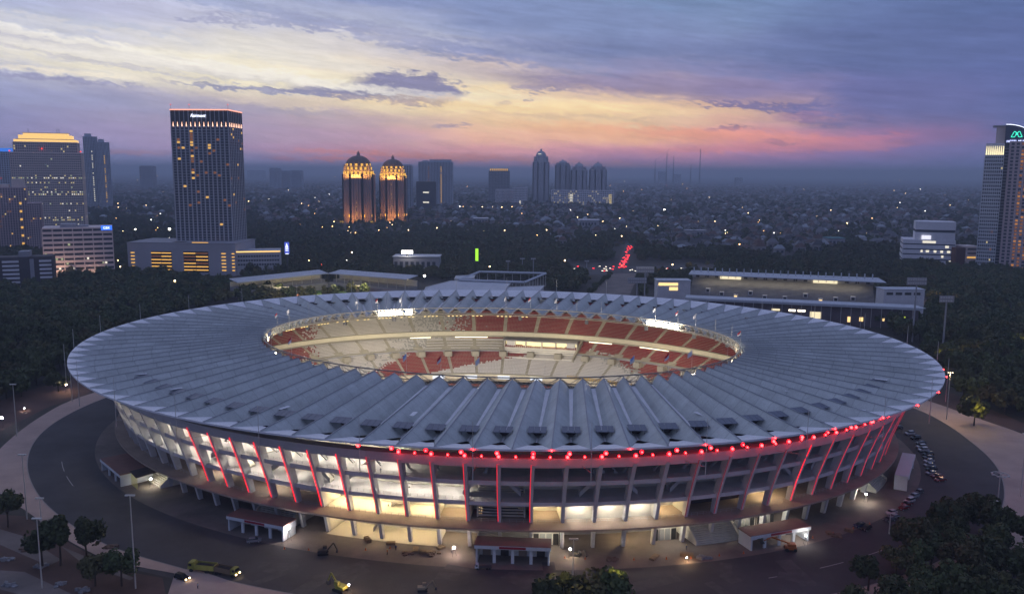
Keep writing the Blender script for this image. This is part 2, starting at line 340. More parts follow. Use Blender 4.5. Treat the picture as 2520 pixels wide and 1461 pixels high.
# roof: one folded bay per column, two plates, gutter strip, ridge cap, eave flap
def lerp(a,b,t): return a+(b-a)*t
WV,DV=18.,4.0
for k in range(96):
    v0=outr(k)  # eave at the valley
    inner_v=innr(k,36.7); d=(Vector((inner_v.x,inner_v.y,0))-Vector((v0.x,v0.y,0))); Lr=d.length; d.normalize()
    vh=v0+d*WV; vh.z=39.5-DV
    side=Vector((-d.y,d.x,0))
    for s in (-1,1):
        ro=outr(k+s*.5); ri=innr(k+s*.5)
        g=.75
        sg=1 if (ro-v0).dot(side)>0 else -1
        a=vh+side*sg*.25; b=inner_v+side*sg*g
        mb=MB().use(mRoof)
        # plate as a ruled grid, bulged a little so it catches light like sheet metal
        n1,n2=6,3; G=[]
        for i in range(n1+1):
            u=i/n1; row=[]
            R0=lerp(ro,ri,u); V0=lerp(a,b,u)
            for j in range(n2+1):
                w=j/n2; p=lerp(R0,V0,w); p.z+=.35*math.sin(PI*w)*min(1,u*3); row.append(p)
            G.append(row)
        for i in range(n1):
            for j in range(n2):
                q=[G[i][j],G[i+1][j],G[i+1][j+1],G[i][j+1]]
                mb.face(q if s*sg>0 else q[::-1])
        mb.build('roof_plate',stad,smooth=True)
    # gutter strip
    MB().use(mGut).face([vh-side*.35-Vector((0,0,.0)),vh+side*.35,inner_v+side*.8,inner_v-side*.8]).build('gutter_strip',stad)
    # ridge cap
    a=outr(k+.5,39.62); b=innr(k+.5,40.02); dd=(b-a).normalized(); sd=Vector((-dd.y,dd.x,0))*.16
    MB().use(mCap).hexa([a-sd,a+sd,b+sd,b-sd],[x+Vector((0,0,.14)) for x in (a-sd,a+sd,b+sd,b-sd)]).build('ridge_cap',stad)
    # eave flap between two ridges, cut short so the fold stays open behind it
    r0,r1=outr(k-.5),outr(k+.5); mid=outr(k)
    c=.62; p0=lerp(r0,vh,c); p1=lerp(r1,vh,c); pm=lerp(v0,vh,c*.93)
    pm.z-=.1
    MB().use(mFlap).face([r0,mid,pm,p0][::-1]).face([mid,r1,p1,pm][::-1]).build('eave_flap',stad)
    # eave fascia edge
    dz=Vector((0,0,.55))
    MB().use(mFlap).face([r0-dz,mid-dz,mid,r0]).face([mid-dz,r1-dz,r1,mid]).build('eave_edge',stad)
    # solar panels straddling the fold
    kk=k if k<=48 else k-96
    if -16<=kk<=15 or kk in range(-52,-40) or kk in range(42,53):
        c0=v0+d*(WV+.5); w=2.7; l=4.4; zt=38.75
        mb=MB().use(mSolar)
        for ix in range(3):
            x0=-w+ix*(2*w/3)+.06; x1=x0+2*w/3-.12
            q=[c0+side*x0,c0+side*x1,c0+side*x1+d*l,c0+side*x0+d*l]
            for p,zz in zip(q,(zt-.5,zt-.5,zt,zt)): p.z=zz
            mb.hexa([p-Vector((0,0,.12)) for p in q],q)
        o=mb.build('solar_panel',stad)
        fr=MB().use(mSolf)
        for sg in (-1,1):
            p=c0+side*sg*w*.7+d*.3; p.z=zt-.6; p2_=p+d*3.4; p2_.z=zt-.2; fr.tube(p,p2_,.08,n=4); fr.tube(p,p-Vector((0,0,1.6)),.08,n=4); fr.tube(p2_,p2_-Vector((0,0,1.6)),.08,n=4)
        pa=c0-side*w*.7+d*.3; pb=c0+side*w*.7+d*.3; pa.z=pb.z=zt-.6; fr.tube(pa,pb,.08,n=4); fr.build('support_frame',o)
# pale repaired sheets lying on the roof
for xv,yv in ((346,922),(291,862),(433,958),(2168,935),(2112,1009),(1018,1020),(1150,1010),(808,1027),(700,1005),(1722,1020),(1947,965)):
    p=P(xv,yv,38.4); q=W2S(p); rr=math.atan2(q.y,q.x)
    o=inst('roof_patch',MB().use(mFlap).box(-2.1,2.1,-.7,.7,0,.06).mesh('roof_patch'),stad,q+Vector((0,0,.4)),rr); 
    # sits on the sheet: tilt with the fold
# inner ring truss
def chord(A,B,z,r,name,M,n=192,seg=5): 
    mb=MB().use(M); pts=[EL(A,B,2*PI*i/n,z) for i in range(n)]
    rings=[]
    for i in range(n):
        t=2*PI*i/n; nrm=Vector((math.sin(t)/1,-math.cos(t),0)).normalized(); p=pts[i]
        rings.append([p+nrm*(r*math.cos(2*PI*j/seg))+Vector((0,0,r*math.sin(2*PI*j/seg))) for j in range(seg)])
    rings.append(rings[0]); mb.loft(rings); return mb.build(name,stad,smooth=True)
mTruss=mat('truss_paint',(.34,.31,.25),.4,.1)
chord(104.3,75.6,40.2,.26,'truss_top_chord',mTruss); chord(106.2,77.5,36.9,.26,'truss_bottom_chord',mTruss); chord(102.9,74.2,37.4,.2,'truss_inner_chord',mTruss)
for k in range(96):
    mb=MB().use(mTruss)
    a=EL(104.3,75.6,tau(k+.5,.1317),40.2)
    for kk in (k,k+1):
        mb.tube(a,EL(106.2,77.5,tau(kk,.1317),36.9),.14,n=4); mb.tube(a,EL(102.9,74.2,tau(kk,.1317),37.4),.13,n=4)
    mb.build('truss_web',stad)
# catwalk ring with small yellow lamps under the roof
mb=MB().use(mTruss); n=192
rg=[[EL(109.6+o_,81+o_,2*PI*i/n,z) for o_,z in ((0,35.2),(1.3,35.2),(1.3,35.55),(0,35.55))] for i in range(n)]; rg.append(rg[0]); mb.loft(rg); 
for i in range(n):
    p=EL(109.6,81,2*PI*i/n,35.5); mb.tube(p,p+Vector((0,0,1.1)),.05,n=4,cap=False)
cat=mb.build('catwalk_ring',stad)
gl_y=glow('yellow_lamp_glow',(1,.72,.25),2.2,'NONE')
for i in range(150):
    t=PI*.52+PI*.98*i/150
    if i%6 in (4,5) or rnd.random()<.1: continue
    p=EL(109.4,80.8,t,35.0)
    if p.x>0: continue
    o=inst('catwalk_lamp',_cl if '_cl' in globals() else (globals().__setitem__('_cl',MB().use(gl_y).box(-.55,.55,-.1,.1,-.1,.1).mesh('catwalk_lamp')) or _cl),stad,p,t)
# roof underside girder ring and hanging tv cameras / speakers
chord(128,101,35.0,.4,'girder_ring',mSteelD,96,4)
for k in range(0,96,4):
    t=tau(k+.5,.1317); p=EL(112,83.5,t,34.6); MB().use(mSteelD).box(-.9,.9,-.6,.6,-1.9,.4).build('speaker_cluster',stad,loc=p)
# soffit and gallery behind
def band(rings,M,name,n=192,t0=0,t1=2*PI,closed=True,parent=stad,smooth=True,mats=None):
    mb=MB().use(M); mb.loft([[EL(A,B,t0+(t1-t0)*i/n,z) for i in range(n if closed else n+1)] for A,B,z in rings],closed); return mb.build(name,parent,smooth=smooth)
band([(178.6,150.7,38.85),(171,140,35.6),(166,132.5,33.2),(160,125.5,33.0)],mSoff,'soffit')
mRail=mat('railing_metal',(.5,.5,.5),.5,.3)
mLouv=mat('louvre_band',(.17,.16,.17),.7,var=.3,vs=.6)
band([(163.4,129.6,31.6),(163.4,129.6,33.4)],mLouv,'louvre_band')
# fascia ring beam
band([(163.5,129.7,28.5),(168.2,134.3,28.5),(168.2,134.3,31.2),(167.4,133.5,31.2),(167.4,133.5,30.9),(163.5,129.7,30.9)],mConc,'ring_beam')
# floor slabs and edge beams
for A,B,z,h in ((165.0,131.4,23.3,1.3),(162.7,129.0,16.0,1.2)):
    band([(A-13,B-13,z-h),(A,B,z-h),(A,B,z),(A-.35,B-.35,z),(A-13.,B-13.,z-.04)],mConc,'floor_slab')
    # railing
    mb=MB().use(mRail)
    for zz in (z+.45,z+.8,z+1.15):
        pts=ring(A-.3,B-.3,zz,144,-PI*.6,PI*.6,False)
        for a,b in zip(pts,pts[1:]): mb.tube(a,b,.035,n=3,cap=False)
    for p in ring(A-.3,B-.3,z,288,-PI*.6,PI*.6,False): mb.tube(p,p+Vector((0,0,1.15)),.035,n=3,cap=False)
    mb.build('railing',stad)
band([(148,114,8.75),(165.4,132.6,8.5),(165.6,132.8,8.5),(165.6,132.8,9.05),(165.3,132.5,9.05),(160.5,126.5,9.15),(148,114,9.15)],mDeck,'terrace_slab')
mb=MB().use(mRail)
for zz in (9.7,10.2):
    pts=ring(161.5,127.6,zz,144,-PI*.6,PI*.6,False)
    for a,b in zip(pts,pts[1:]): mb.tube(a,b,.04,n=3,cap=False)
for p in ring(161.5,127.6,9.1,288,-PI*.6,PI*.6,False): mb.tube(p,p+Vector((0,0,1.1)),.04,n=3,cap=False)
mb.build('railing',stad)
# columns: tapered fins leaning outwards
def column(k):
    t=tau(k); tg=(EL(170,137,t+.001,0)-EL(170,137,t-.001,0)).normalized(); nr=Vector((tg.y,-tg.x,0))
    if nr.dot(EL(1,1,t,0))<0: nr=-nr
    def sec(A,B,z,dp,w): 
        p=EL(A,B,t,z); return [p-tg*w,p+tg*w,p+tg*w-nr*dp,p-tg*w-nr*dp]
    pr=[(160.4,125.0,0,1.5,.5),(161.9,127.5,9,2.0,.5),(163.6,129.9,16.,2.6,.52),(166.0,132.4,23.,3.0,.55),(168.5,134.6,29.4,3.4,.6)]
    mb=MB().use(mConc); S=[sec(*q) for q in pr]
    for a,b in zip(S,S[1:]): mb.raw(a+b,[(0,1,5,4),(1,2,6,5),(2,3,7,6),(3,0,4,7)])
    mb.face(S[-1]); c=mb.build('column',stad)
    # slim raking strut behind the head
    a=EL(159,124.5,t,23.4); b=EL(164.5,130.5,t,28.6)
    MB().use(mConc).hexa([a-tg*.25-nr*.5,a+tg*.25-nr*.5,a+tg*.25+nr*.5,a-tg*.25+nr*.5],[b-tg*.25-nr*.5,b+tg*.25-nr*.5,b+tg*.25+nr*.5,b-tg*.25+nr*.5]).build('raking_strut',stad)
    if -13<k<1 or 4<k<18:
        lo=9.6; q=-1
        gm=gl_led if (k<=-6 or k==9) else (gl_led2 if k<=0 or k>9 else gl_led3)
        mb=MB().use(gm)
        pts=[EL(A,B,t,z)+nr*.08+tg*q*w*.8 for A,B,z,dp,w in pr[1:]]
        pts[0]=lerp(pts[0],pts[1],.06)
        lv=[(0,1),(1,2),(2,3)] 
        for i,j in lv:
            a,b=pts[i],pts[j]; h=.095
            mb.hexa([a-tg*h,a+tg*h,a+tg*h-nr*.07,a-tg*h-nr*.07],[b-tg*h,b+tg*h,b+tg*h-nr*.07,b-tg*h-nr*.07])
        mb.build('red_light_strip',c)
for k in range(-26,25): column(k)
# red lamps on the ring beam and on brackets below the eave
lm=MB().use(gl_red).sphere((0,0,0),.42,8,6).mesh('red_lamp'); lms=MB().use(gl_red).sphere((0,0,0),.27,8,6).mesh('red_lamp')
lens=MB().use(glow('red_halo_glow',(1,.004,.012),5,'FRONT')).tube((0,0,-.06),(0,0,.06),.62,n=12).mesh('lens'); brk=MB().use(mSteelD).tube((0,0,-.9),(0,0,0),.07,n=4).mesh('bracket')  # lens disc is an added red glow imitating the glare halo of each lamp
for i in range(-8,36):
    k=i/2; big=(i%2==0)
    p=EL(168.9,135.0,tau(k),31.9); o=inst('red_lamp',lm if big else lms,stad,p); inst('bracket',brk,o,(0,0,0)); q_=inst('lens',lens,o,EL(-.35,-.35,tau(k),0)); q_.rotation_euler=(PI/2,0,tau(k)); q_.scale=(1,1,1) if big else (.6,.6,.6)  # lens child: the added halo disc behind the bulb
for k in range(-5,19):
    p=EL(173.5,141.0,tau(k),34.9); o=inst('red_lamp',lm if k%3 else lms,stad,p); inst('bracket',brk,o,(0,0,1.2)); q_=inst('lens',lens,o,EL(-.35,-.35,tau(k),0)); q_.rotation_euler=(PI/2,0,tau(k))  # halo disc again stands in for glare
for j in range(0,9):
    p=outr(-1.5+2*j+.0,39.3)+EL(.4,.4,tau(-1.5+2*j),0); o=inst('red_lamp',lms,stad,p); inst('bracket',brk,o,(0,0,0))
for k in (17.2,18.3,19.4,22.): 
    p=outr(k,38.5,-.6); inst('red_lamp',lms,stad,p)
# masts on the eave, one every third fold
for j in range(32):
    k=-1.5-3*j; p=outr(k,31,-.7) if True else 0
    mb=MB().use(mSteel); mb.tube((0,0,0),(0,0,16),.13,.07,n=5); 
    q=W2S(S2W(p)); c=p-EL(11,11,tau(k),0); c.z=31.2
    (mb.tube((0,0,2.2),(c-p),.1,n=4) if j<5 or j>27 else 0); mb.build('mast',stad,loc=p)
# facade back wall behind the galleries and the ground floor wall
band([(152.2,118.2,9.1),(152.2,118.2,14.8)],mCream,'gallery_wall'); band([(152.4,118.4,16.0),(152.4,118.4,22)],mCream,'gallery_wall'); band([(154.5,120.5,23.3),(154.5,120.5,28.5)],mCream,'gallery_wall')
band([(149.5,115.5,0),(149.5,115.5,8.7)],mConcD,'ground_floor_wall')
mDarkR=mat('dark_tone',(.07,.06,.06),.9,var=.3,vs=.3)
def wallseg(k0,k1,A,B,z0,z1,M,name):
    n=max(2,int((k1-k0)*3)); mb=MB().use(M)
    mb.loft([[EL(A,B,tau(k0+(k1-k0)*i/n),z) for i in range(n+1)] for z in (z0,z1)],False); return mb.build(name,stad)
def radwall(k,A0,B0,A1,B1,z0,z1,M,name='partition_wall',th=.15):
    t=tau(k); a=EL(A0,B0,t,z0); b=EL(A1,B1,t,z0); d=(b-a).normalized(); s=Vector((-d.y,d.x,0))*th; up=Vector((0,0,z1-z0))
    return MB().use(M).hexa([a-s,b-s,b+s,a+s],[a-s+up,b-s+up,b+s+up,a+s+up]).build(name,stad)
# shade of the unlit gallery bays is put into dark wall colour
wallseg(-4.5,20,154.0,120.0,23.35,28.45,mDarkR,'shaded_gallery_wall'); wallseg(-1.9,20,151.9,117.9,16.05,21.9,mDarkR,'shaded_gallery_wall')
wallseg(-24,-7.02,151.9,117.9,9.2,14.7,mDarkR,'shaded_gallery_wall'); wallseg(-1.6,-.4,156.5,122.,9.2,14.7,mDarkR,'louvred_wall'); wallseg(.02,1,151.8,117.8,9.2,14.7,mDarkR,'shaded_gallery_wall')
wallseg(1.02,3.98,159.,124.8,9.2,14.75,mCream,'white_screen_wall'); wallseg(5.1,7.9,153,119,9.2,14.7,mDarkR,'shaded_gallery_wall')
for k in (-6.98,-3,-1.95,.02,.98,3.99,5.1): radwall(k,150,116,161,127,9.2,14.8,mCream)
for k in (-6.98,-3.02): radwall(k,150,116,160,124.5,0,8.6,mCream)
# soffit lamps in the lit galleries: light panels under each ceiling
gl_w=glow('gallery_light_panel',(1,.89,.73),105,'AUTO'); gl_w2=glow('gallery_light_warm',(1,.76,.42),125,'AUTO'); gl_c=glow('kiosk_light',(1,.93,.75),60,'AUTO')
pan=MB().use(gl_w).box(-1.6,1.6,-.25,.25,-.05,.05).mesh('ceiling_light'); panw=MB().use(gl_w2).box(-1.6,1.6,-.3,.3,-.05,.05).mesh('ceiling_light'); panc=MB().use(gl_c).box(-1.6,1.6,-.3,.3,-.05,.05).mesh('ceiling_light')
def lampat(k,A,B,z,me): 
    return inst('ceiling_light',me,stad,EL(A,B,tau(k),z),tau(k))
for k in range(-20,-4):
    lampat(k+.5,158.5,124.5,28.3,pan)
for k in range(-20,-2): lampat(k+.5,157.5,124.,21.85,pan)
for k in range(-7,-3): lampat(k+.5,157.,122.8,14.6,panw); lampat(k+.5,153.5,119.5,14.6,panw)
for k in (-3,-2,0,4,8): lampat(k+.5,155.5,121.5,14.6,panw)
for k in (1,2,3): lampat(k+.5,161.2,127.2,14.6,pan)
for k in range(-7,-3): lampat(k+.5,155.5,121.,8.3,panw)
lampat(-3+.5,154,119,8.3,panw)
for k in (-2.5,.5,4.5,7.6,8.5): lampat(k,156.0,121.5,8.3,panc)
lampat(-1,152,117.5,8.3,panc); lampat(6,153,118.5,8.3,panc)
lampat(3.4,157,122,8.2,panw); lampat(-12.4,156,121,14.5,pan); lampat(-9.4,156,121,14.5,pan)
# grand stairs rising behind the gates
mStep=mat('stair_step',(.55,.52,.47),.8,var=.1,vs=.4)
def stair(k0,k1,n=22,z1=9.0,Ao=163.5,Bo=128.5,Ai=151,Bi=116.2,z0=0.,name='grand_stair'):
    mb=MB().use(mStep)
    for i in range(n):
        u0=i/n; u1=(i+1)/n; A0,B0=lerp(Ao,Ai,u0),lerp(Bo,Bi,u0); A1,B1=lerp(Ao,Ai,u1),lerp(Bo,Bi,u1)
        z=z0+(z1-z0)*(i+1)/n; ts=[tau(k0+(k1-k0)*j/4) for j in range(5)]
        for ta,tb in zip(ts,ts[1:]):
            mb.hexa([EL(A0,B0,ta,z-.45),EL(A0,B0,tb,z-.45),EL(A1,B1,tb,z-.45),EL(A1,B1,ta,z-.45)],[EL(A0,B0,ta,z),EL(A0,B0,tb,z),EL(A1,B1,tb,z),EL(A1,B1,ta,z)])
    o=mb.build(name,stad)
    for kk in (k0,k1):
        t=tau(kk); a=EL(Ao,Bo,t,z0); b=EL(Ai,Bi,t,z0); d=(b-a).normalized(); s=Vector((-d.y,d.x,0))*.2
        MB().use(mCream).hexa([a-s,b-s,b+s,a+s],[a-s+Vector((0,0,1.1)),b-s+Vector((0,0,z1-z0+1.1)),b+s+Vector((0,0,z1-z0+1.1)),a+s+Vector((0,0,1.1))]).build('stair_wall',o)
    return o
stair(-1.72,.06); stair(5.3,6.9); stair(-9.9,-8.3); stair(-16.6,-15.0); stair(14.2,15.8); stair(-1.75,-.2,16,21.5,159,124,153,118.2,9.2,'inner_stair')
wallseg(-6.95,-3.02,149.8,115.8,0,8.6,mCream,'lobby_wall')
mTer=mat('polished_floor',(.62,.57,.48),.25,spec=.6)
for zz,A0,B0,A1,B1 in ((.08,149.8,115.8,161.5,126.5),(9.22,152.,118.,160.8,126.8)):
    mb=MB().use(mTer); mb.loft([[EL(A,B,tau(-6.95+3.93*i/12),zz) for i in range(13)] for A,B in ((A0,B0),(A1,B1))],False); mb.build('polished_floor',stad)
# diagonal flights inside the galleries
def flight(k0,k1,z0,z1,A,B,M=mCream):
    a=EL(A,B,tau(k0),z0); b=EL(A,B,tau(k1),z1); d=(b-a); h=Vector((d.x,d.y,0)).normalized(); s=Vector((-h.y,h.x,0))*1.3; up=Vector((0,0,.5))
    o=MB().use(M).hexa([a-s,b-s,b+s,a+s],[a-s+up,b-s+up,b+s+up,a+s+up]).build('gallery_stair',stad)
    mb=MB().use(M)
    for sg in (-1,1):
        e=s*sg; w=s.normalized()*.07; mb.hexa([a+e-w,b+e-w,b+e+w,a+e+w],[x+Vector((0,0,1.5)) for x in (a+e-w,b+e-w,b+e+w,a+e+w)])
    mb.build('balustrade',o)
for k in (-18.6,-15.3,-12.3,-9.4,-6.4): flight(k,k+.9,16.1,23.0,157.5,123.6)
for k in (-17.2,-11.2,-7.8): flight(k+.9,k,16.1,23.0,157.5,123.6)
for k in (-2.2,1.6,4.6,7.4,10.3): flight(k,k+.8,16.1,23.0,157.5,123.6,mConc); flight(k+1.9,k+1.1,16.1,23.0,157.5,123.6,mConc)
flight(-4.8,-4.1,9.2,15.2,154.5,120.5); flight(-5.5,-4.9,.2,8.6,154,120)
# ground floor rooms: shop fronts, doors, kiosks
mDoor=mat('door_dark',(.05,.05,.05),.4); mGlassW=mat('shop_glass',(.5,.5,.48),.15,spec=.6)
for k0,k1 in ((.08,.95),(4.1,4.95),(7.15,7.95),(8.05,8.8)):
    o=wallseg(k0,k1,157.5,122.5,0,6.5,mCream,'shop_front')
    for i in range(4):
        k=k0+(k1-k0)*(i+.5)/4; t=tau(k); MB().use(mDoor if i in (0,3) else mGlassW).box(-.8,.8,-.12,.0,0,3.6).build('door',o,loc=EL(157.5,122.5,t,0),rz=t)
    lampat((k0+k1)/2,159.4,124.6,7.6,panc)
for k in (-6,-5,-4,-3,1,2,3,4): pass
# seating bowl --------------------------------------------------------------
def bA(b): return 105.4+1.13*(b-76.8)
tiers=[('lower',74.,4.8,27,1.06,.52),('upper',101.5,22.6,25,1.06,.56)]
mb=MB().use(mAisle); prof=[(71.2,1.6),(71.2,3.8),(73.6,3.8)]
for nm,b0,z0,n,db,dzr in tiers:
    for i in range(n): prof+=[(b0+i*db,z0+i*dzr),(b0+(i+1)*db,z0+i*dzr)]
    if nm=='lower': prof+=[(102.9,18.6),(102.9,21.3)]
mb.loft([[EL(bA(b),b,2*PI*i/192,z) for i in range(192)] for b,z in prof]); mb.build('stand_terrace',stad)
# parapet of the upper tier
mPar=mat('parapet_cream',(.72,.66,.48),.6,var=.05,vs=.3)
band([(bA(101.2),101.2,20.6),(bA(99.6),99.6,20.7),(bA(99.6),99.6,22.9),(bA(100.0),100.0,22.9),(bA(100.0),100.0,22.0)],mPar,'upper_parapet')
band([(bA(71),71,3.),(bA(71),71,5.2),(bA(71.3),71.3,5.2),(bA(71.3),71.3,3.)],mPar,'pitch_wall')
band([(bA(91.2),91.2,13.0),(bA(91.2),91.2,14.1),(bA(91.4),91.4,14.1)],mConcD,'aisle_rail')
band([(bA(127.9),127.9,36.0),(bA(127.9),127.9,37.5)],mDarkR,'back_rail')
mPit=mat('pitch_grass',(.05,.12,.03),.9,var=.2,vs=.3); mTrk=mat('track_red',(.35,.09,.05),.9)
o=MB().use(mTrk).face(ring(100,71,.3,96)).build('running_track',stad); MB().use(mPit).face([(-55,-35,.304),(55,-35,.304),(55,35,.304),(-55,35,.304)]).build('pitch',stad)
# seats: every seat a small quad pair, coloured as the photograph shows, grouped in blocks between aisles
def hsh(a,b): 
    v=math.sin(a*127.1+b*311.7)*43758.5453; return v-math.floor(v)
def sm(x,a,b): 
    u=min(1,max(0,(x-a)/(b-a))); return u*u*(3-2*u)
NS=48
def seatcol(xv,tier,fr,r):
    g=0.
    if tier=='upper':
        cr=sm(xv,735,800)*(1-sm(xv,1060,1165)); g=.6*math.exp(-((xv-1085)/60)**2)
    elif fr>.62:
        if xv<1245: cr=sm(xv,735,795)
        else: cr=.0
        g=.55*math.exp(-((xv-1035)/45)**2)
        if 1445<xv<1640 and fr<.80: th=.80-(xv-1445)/195*.35; cr=.25*(fr<th); g=.5*(fr<th)
        if 1130<xv<1245 and fr>.93: cr=0
    elif xv<1330:
        lb=926+(fr-.15)/.47*94; rb=1126+(fr-.14)/.34*170
        cr=sm(xv,735,800)*max(1-sm(xv,lb-18,lb+18),sm(xv,rb-14,rb+14)); g=.3*math.exp(-((xv-lb+25)/40)**2)*(xv<lb+10)
    else:
        th=.72-(xv-1448)/170*.6; cr=sm(th-fr,-.05,.05); g=.55*math.exp(-((fr-th)/.10)**2)
    q=1 if r<cr else 0
    if hsh(r*91,xv)<g: q=2
    return q
for nm,b0,z0,n,db,dzr in tiers:
    for sec in range(NS):
        tm=2*PI*(sec+.5)/NS
        if not (.38*PI<tm<1.64*PI): continue
        V=[];Fc=[];mi=[]
        white=(nm=='lower')
        for i in range(n):
            b=b0+i*db; A=bA(b); z=z0+i*dzr; fr=i/n
            arc=math.hypot(A*math.cos(tm),b*math.sin(tm))*2*PI/NS
            ais=.055; ns=max(6,int(arc*(1-2*ais)/.8))
            if nm=='lower' and i in (16,17): continue
            for s_ in range(ns):
                u0=ais+(1-2*ais)*s_/ns; u1=u0+(1-2*ais)/ns*.86
                if nm=='lower' and 13<=i<=19 and (u0<.13 or u1>.87): continue
                ta=2*PI*(sec+u0)/NS; tb=2*PI*(sec+u1)/NS
                p=S2W(EL(A,b,(ta+tb)/2,z)); xv,_=projV(p.x,p.y,p.z)
                r=hsh(sec*40+s_*1.37,i*3.1+(nm=='lower')*7)
                c=seatcol(xv,nm,fr,r)
                if nm=='lower' and i>17 and 1050<xv<1236 and i<25:
                    if i%2: continue
                    c=1
                j=len(V); f0,f1=.25,.75
                a0=EL(A+db*f0*1.1,b+db*f0,ta,z+.38);a1=EL(A+db*f0*1.1,b+db*f0,tb,z+.38);a2=EL(A+db*f1*1.1,b+db*f1,tb,z+.42);a3=EL(A+db*f1*1.1,b+db*f1,ta,z+.42)
                V+=[a0,a1,a2,a3,a2+Vector((0,0,.42)),a3+Vector((0,0,.42))]; Fc+=[(j,j+1,j+2,j+3),(j+3,j+2,j+4,j+5)]; mi+=[c,c]
        if V: COLo=bpy.data.objects.new('seat_block',npmesh('seat_block',np.array([tuple(v) for v in V]),np.array(Fc),[mRed,mCrm,mGry],np.array(mi))); link(COLo,stad,kind='stuff')
# vomitories and aisle stairs
for sec in range(NS):
    t=2*PI*sec/NS
    if not (.38*PI<t<1.64*PI): continue
    b=88.2; o=MB().use(mAisle).box(-1.9,1.9,-.3,2.6,0,2.9).build('vomitory',stad,loc=EL(bA(b),b,t,11.6),rz=t+0)
    MB().use(mDoor).box(-1.0,1.0,-.36,-.31,.1,2.3).build('opening',o)
    b=101.; 
    if sec%2==0: MB().use(mAisle).box(-1.5,1.5,-.2,1.5,0,2.4).build('aisle_gate',stad,loc=EL(bA(126),126,t,35.6),rz=t)
# press and guest box on the far side
pk=[PD(1238,880,1),PD(1416,895,1)]
def onbowl(xv,b,z):
    best=None
    for i in range(600):
        t=PI*.7+PI*.6*i/600; q=S2W(EL(bA(b),b,t,z)); x,_=projV(q.x,q.y,q.z)
        if best is None or abs(x-xv)<best[0]: best=(abs(x-xv),t)
    return best[1]
t1,t2=onbowl(1238,92,16),onbowl(1418,92,16); tm=(t1+t2)/2; c=EL(bA(92),92,tm,0)
w=(EL(bA(92),92,t1,0)-EL(bA(92),92,t2,0)).length/2
tgv=(EL(bA(92),92,tm-.01,0)-EL(bA(92),92,tm+.01,0)); rzz=math.atan2(tgv.y,tgv.x)
box=bpy.data.objects.new('press_box',None); link(box,stad,c,rzz)
# local frame: x along the stand, y away from or to the pitch
sgn=1 if (Matrix.Rotation(rzz,3,'Z')@Vector((0,1,0))).dot(Vector((c.x,c.y,0)))>0 else -1
def bx(x0,x1,y0,y1,z0,z1,M,name,par=box):
    ya,yb=sorted((y0*sgn,y1*sgn)); return MB().use(M).box(x0,x1,ya,yb,z0,z1).build(name,par)
bx(-w,w,3,9,10.4,19.6,mCream,'box_wall') if False else None
bx(-w,w,-6,-5.3,10.8,11.7,mCream,'balcony_front'); bx(-w,w,-5.3,4,10.6,10.9,mDeck,'balcony_floor'); bx(-w,w,-1.3,9,11.0,12.9,mDoor,'lower_windows')
bx(-w,w,-2.2,9,13.0,13.9,mCream,'terrace_step'); bx(-w,w,-1.2,9,13.92,14.8,mCream,'terrace_step'); bx(-w,w,-.3,9,14.82,15.8,mCream,'terrace_step')
bx(-w,w,5,5.4,15.8,19.5,mCream,'rear_wall'); bx(-w-.3,w+.3,-1.2,6,19.5,20.1,mConcD,'box_roof')
for x in (-w,-w*.42,0.02*w,w*.4,w-.35): bx(x,x+.35,0,5,15.8,19.5,mCream,'mullion')
bx(-w+.4,w-.4,4.7,4.98,16.,19.3,glow('press_window_glow',(1,.82,.42),1.5,'AUTO'),'lit_window')
area_lamp('box_fill_light',(0,2*sgn,19.3),(0,-2*sgn,11),2*w*.9,1.,500*LMP,(1,.9,.7),170,box)  # area lamp added inside to brighten the press box
for s_ in (-1,1): bx(s_*w*.82-2.3,s_*w*.82+2.3,1.0,4.,16.,19.3,mat('white_paint',(.8,.78,.72),.6),'white_wall')
for i in range(34):
    x=-w+1+i*(2*w-2)/33; inst('desk_chair',_dc if '_dc' in globals() else (globals().__setitem__('_dc',MB().use(mRed).box(-.25,.25,-.25,.25,0,.9).mesh('desk_chair')) or _dc),box,(x,.6*sgn,15.8))
for x in (-w*.3,w*.06,w*.42): bx(x-2.6,x+2.6,-1.45,-1.32,11.2,12.8,mat('dark_glass',(.02,.025,.03),.1,spec=.7),'window')
radwall_t=[]
for tt in (t1,t2):
    a=EL(bA(86),86,tt,9.5); b=EL(bA(101),101,tt,9.5); d=(b-a).normalized(); s=Vector((-d.y,d.x,0))*.5
    MB().use(mAisle).hexa([a-s,b-s,b+s,a+s],[a-s+Vector((0,0,3)),b-s+Vector((0,0,11)),b+s+Vector((0,0,11)),a+s+Vector((0,0,3))]).build('side_wall',stad)
# lit band under the parapet
gl_s=glow('strip_light_glow',(1,.88,.6),2.6,'NONE')
for xv0,xv1 in ((1120,1200),(1450,1505),(1575,1645),(1010,1060)):
    ta,tb=onbowl(xv0,100.5,19.5),onbowl(xv1,100.5,19.5); mb=MB().use(gl_s); mb.loft([[EL(bA(100.4),100.4,lerp(ta,tb,i/6),z) for i in range(7)] for z in (19.3,19.8)],False); mb.build('strip_light',stad)
# pitch side boards
for i,xv in enumerate(range(1080,1330,40)):
    tt=onbowl(xv,70.4,3); MB().use(glow('board_glow',(.85,.9,1),1.3,'NONE') if i%2==0 else mPar).box(-3.2,3.2,-.1,.1,0,1.6).build('side_board',stad,loc=EL(bA(70.4),70.4,tt,3.1),rz=tt)
mGold=mat('gold_panel',(.62,.42,.12),.6)
ta,tb=onbowl(1398,73,5),onbowl(1560,73,5)
for i in range(34):
    tt=lerp(ta,tb,i/33.); inst('yellow_partition',_yp if '_yp' in globals() else (globals().__setitem__('_yp',MB().use(mGold).box(-.32,.32,-.1,.1,0,1.7).mesh('yellow_partition')) or _yp),stad,EL(bA(72.5),72.5,tt,5.0),tt)
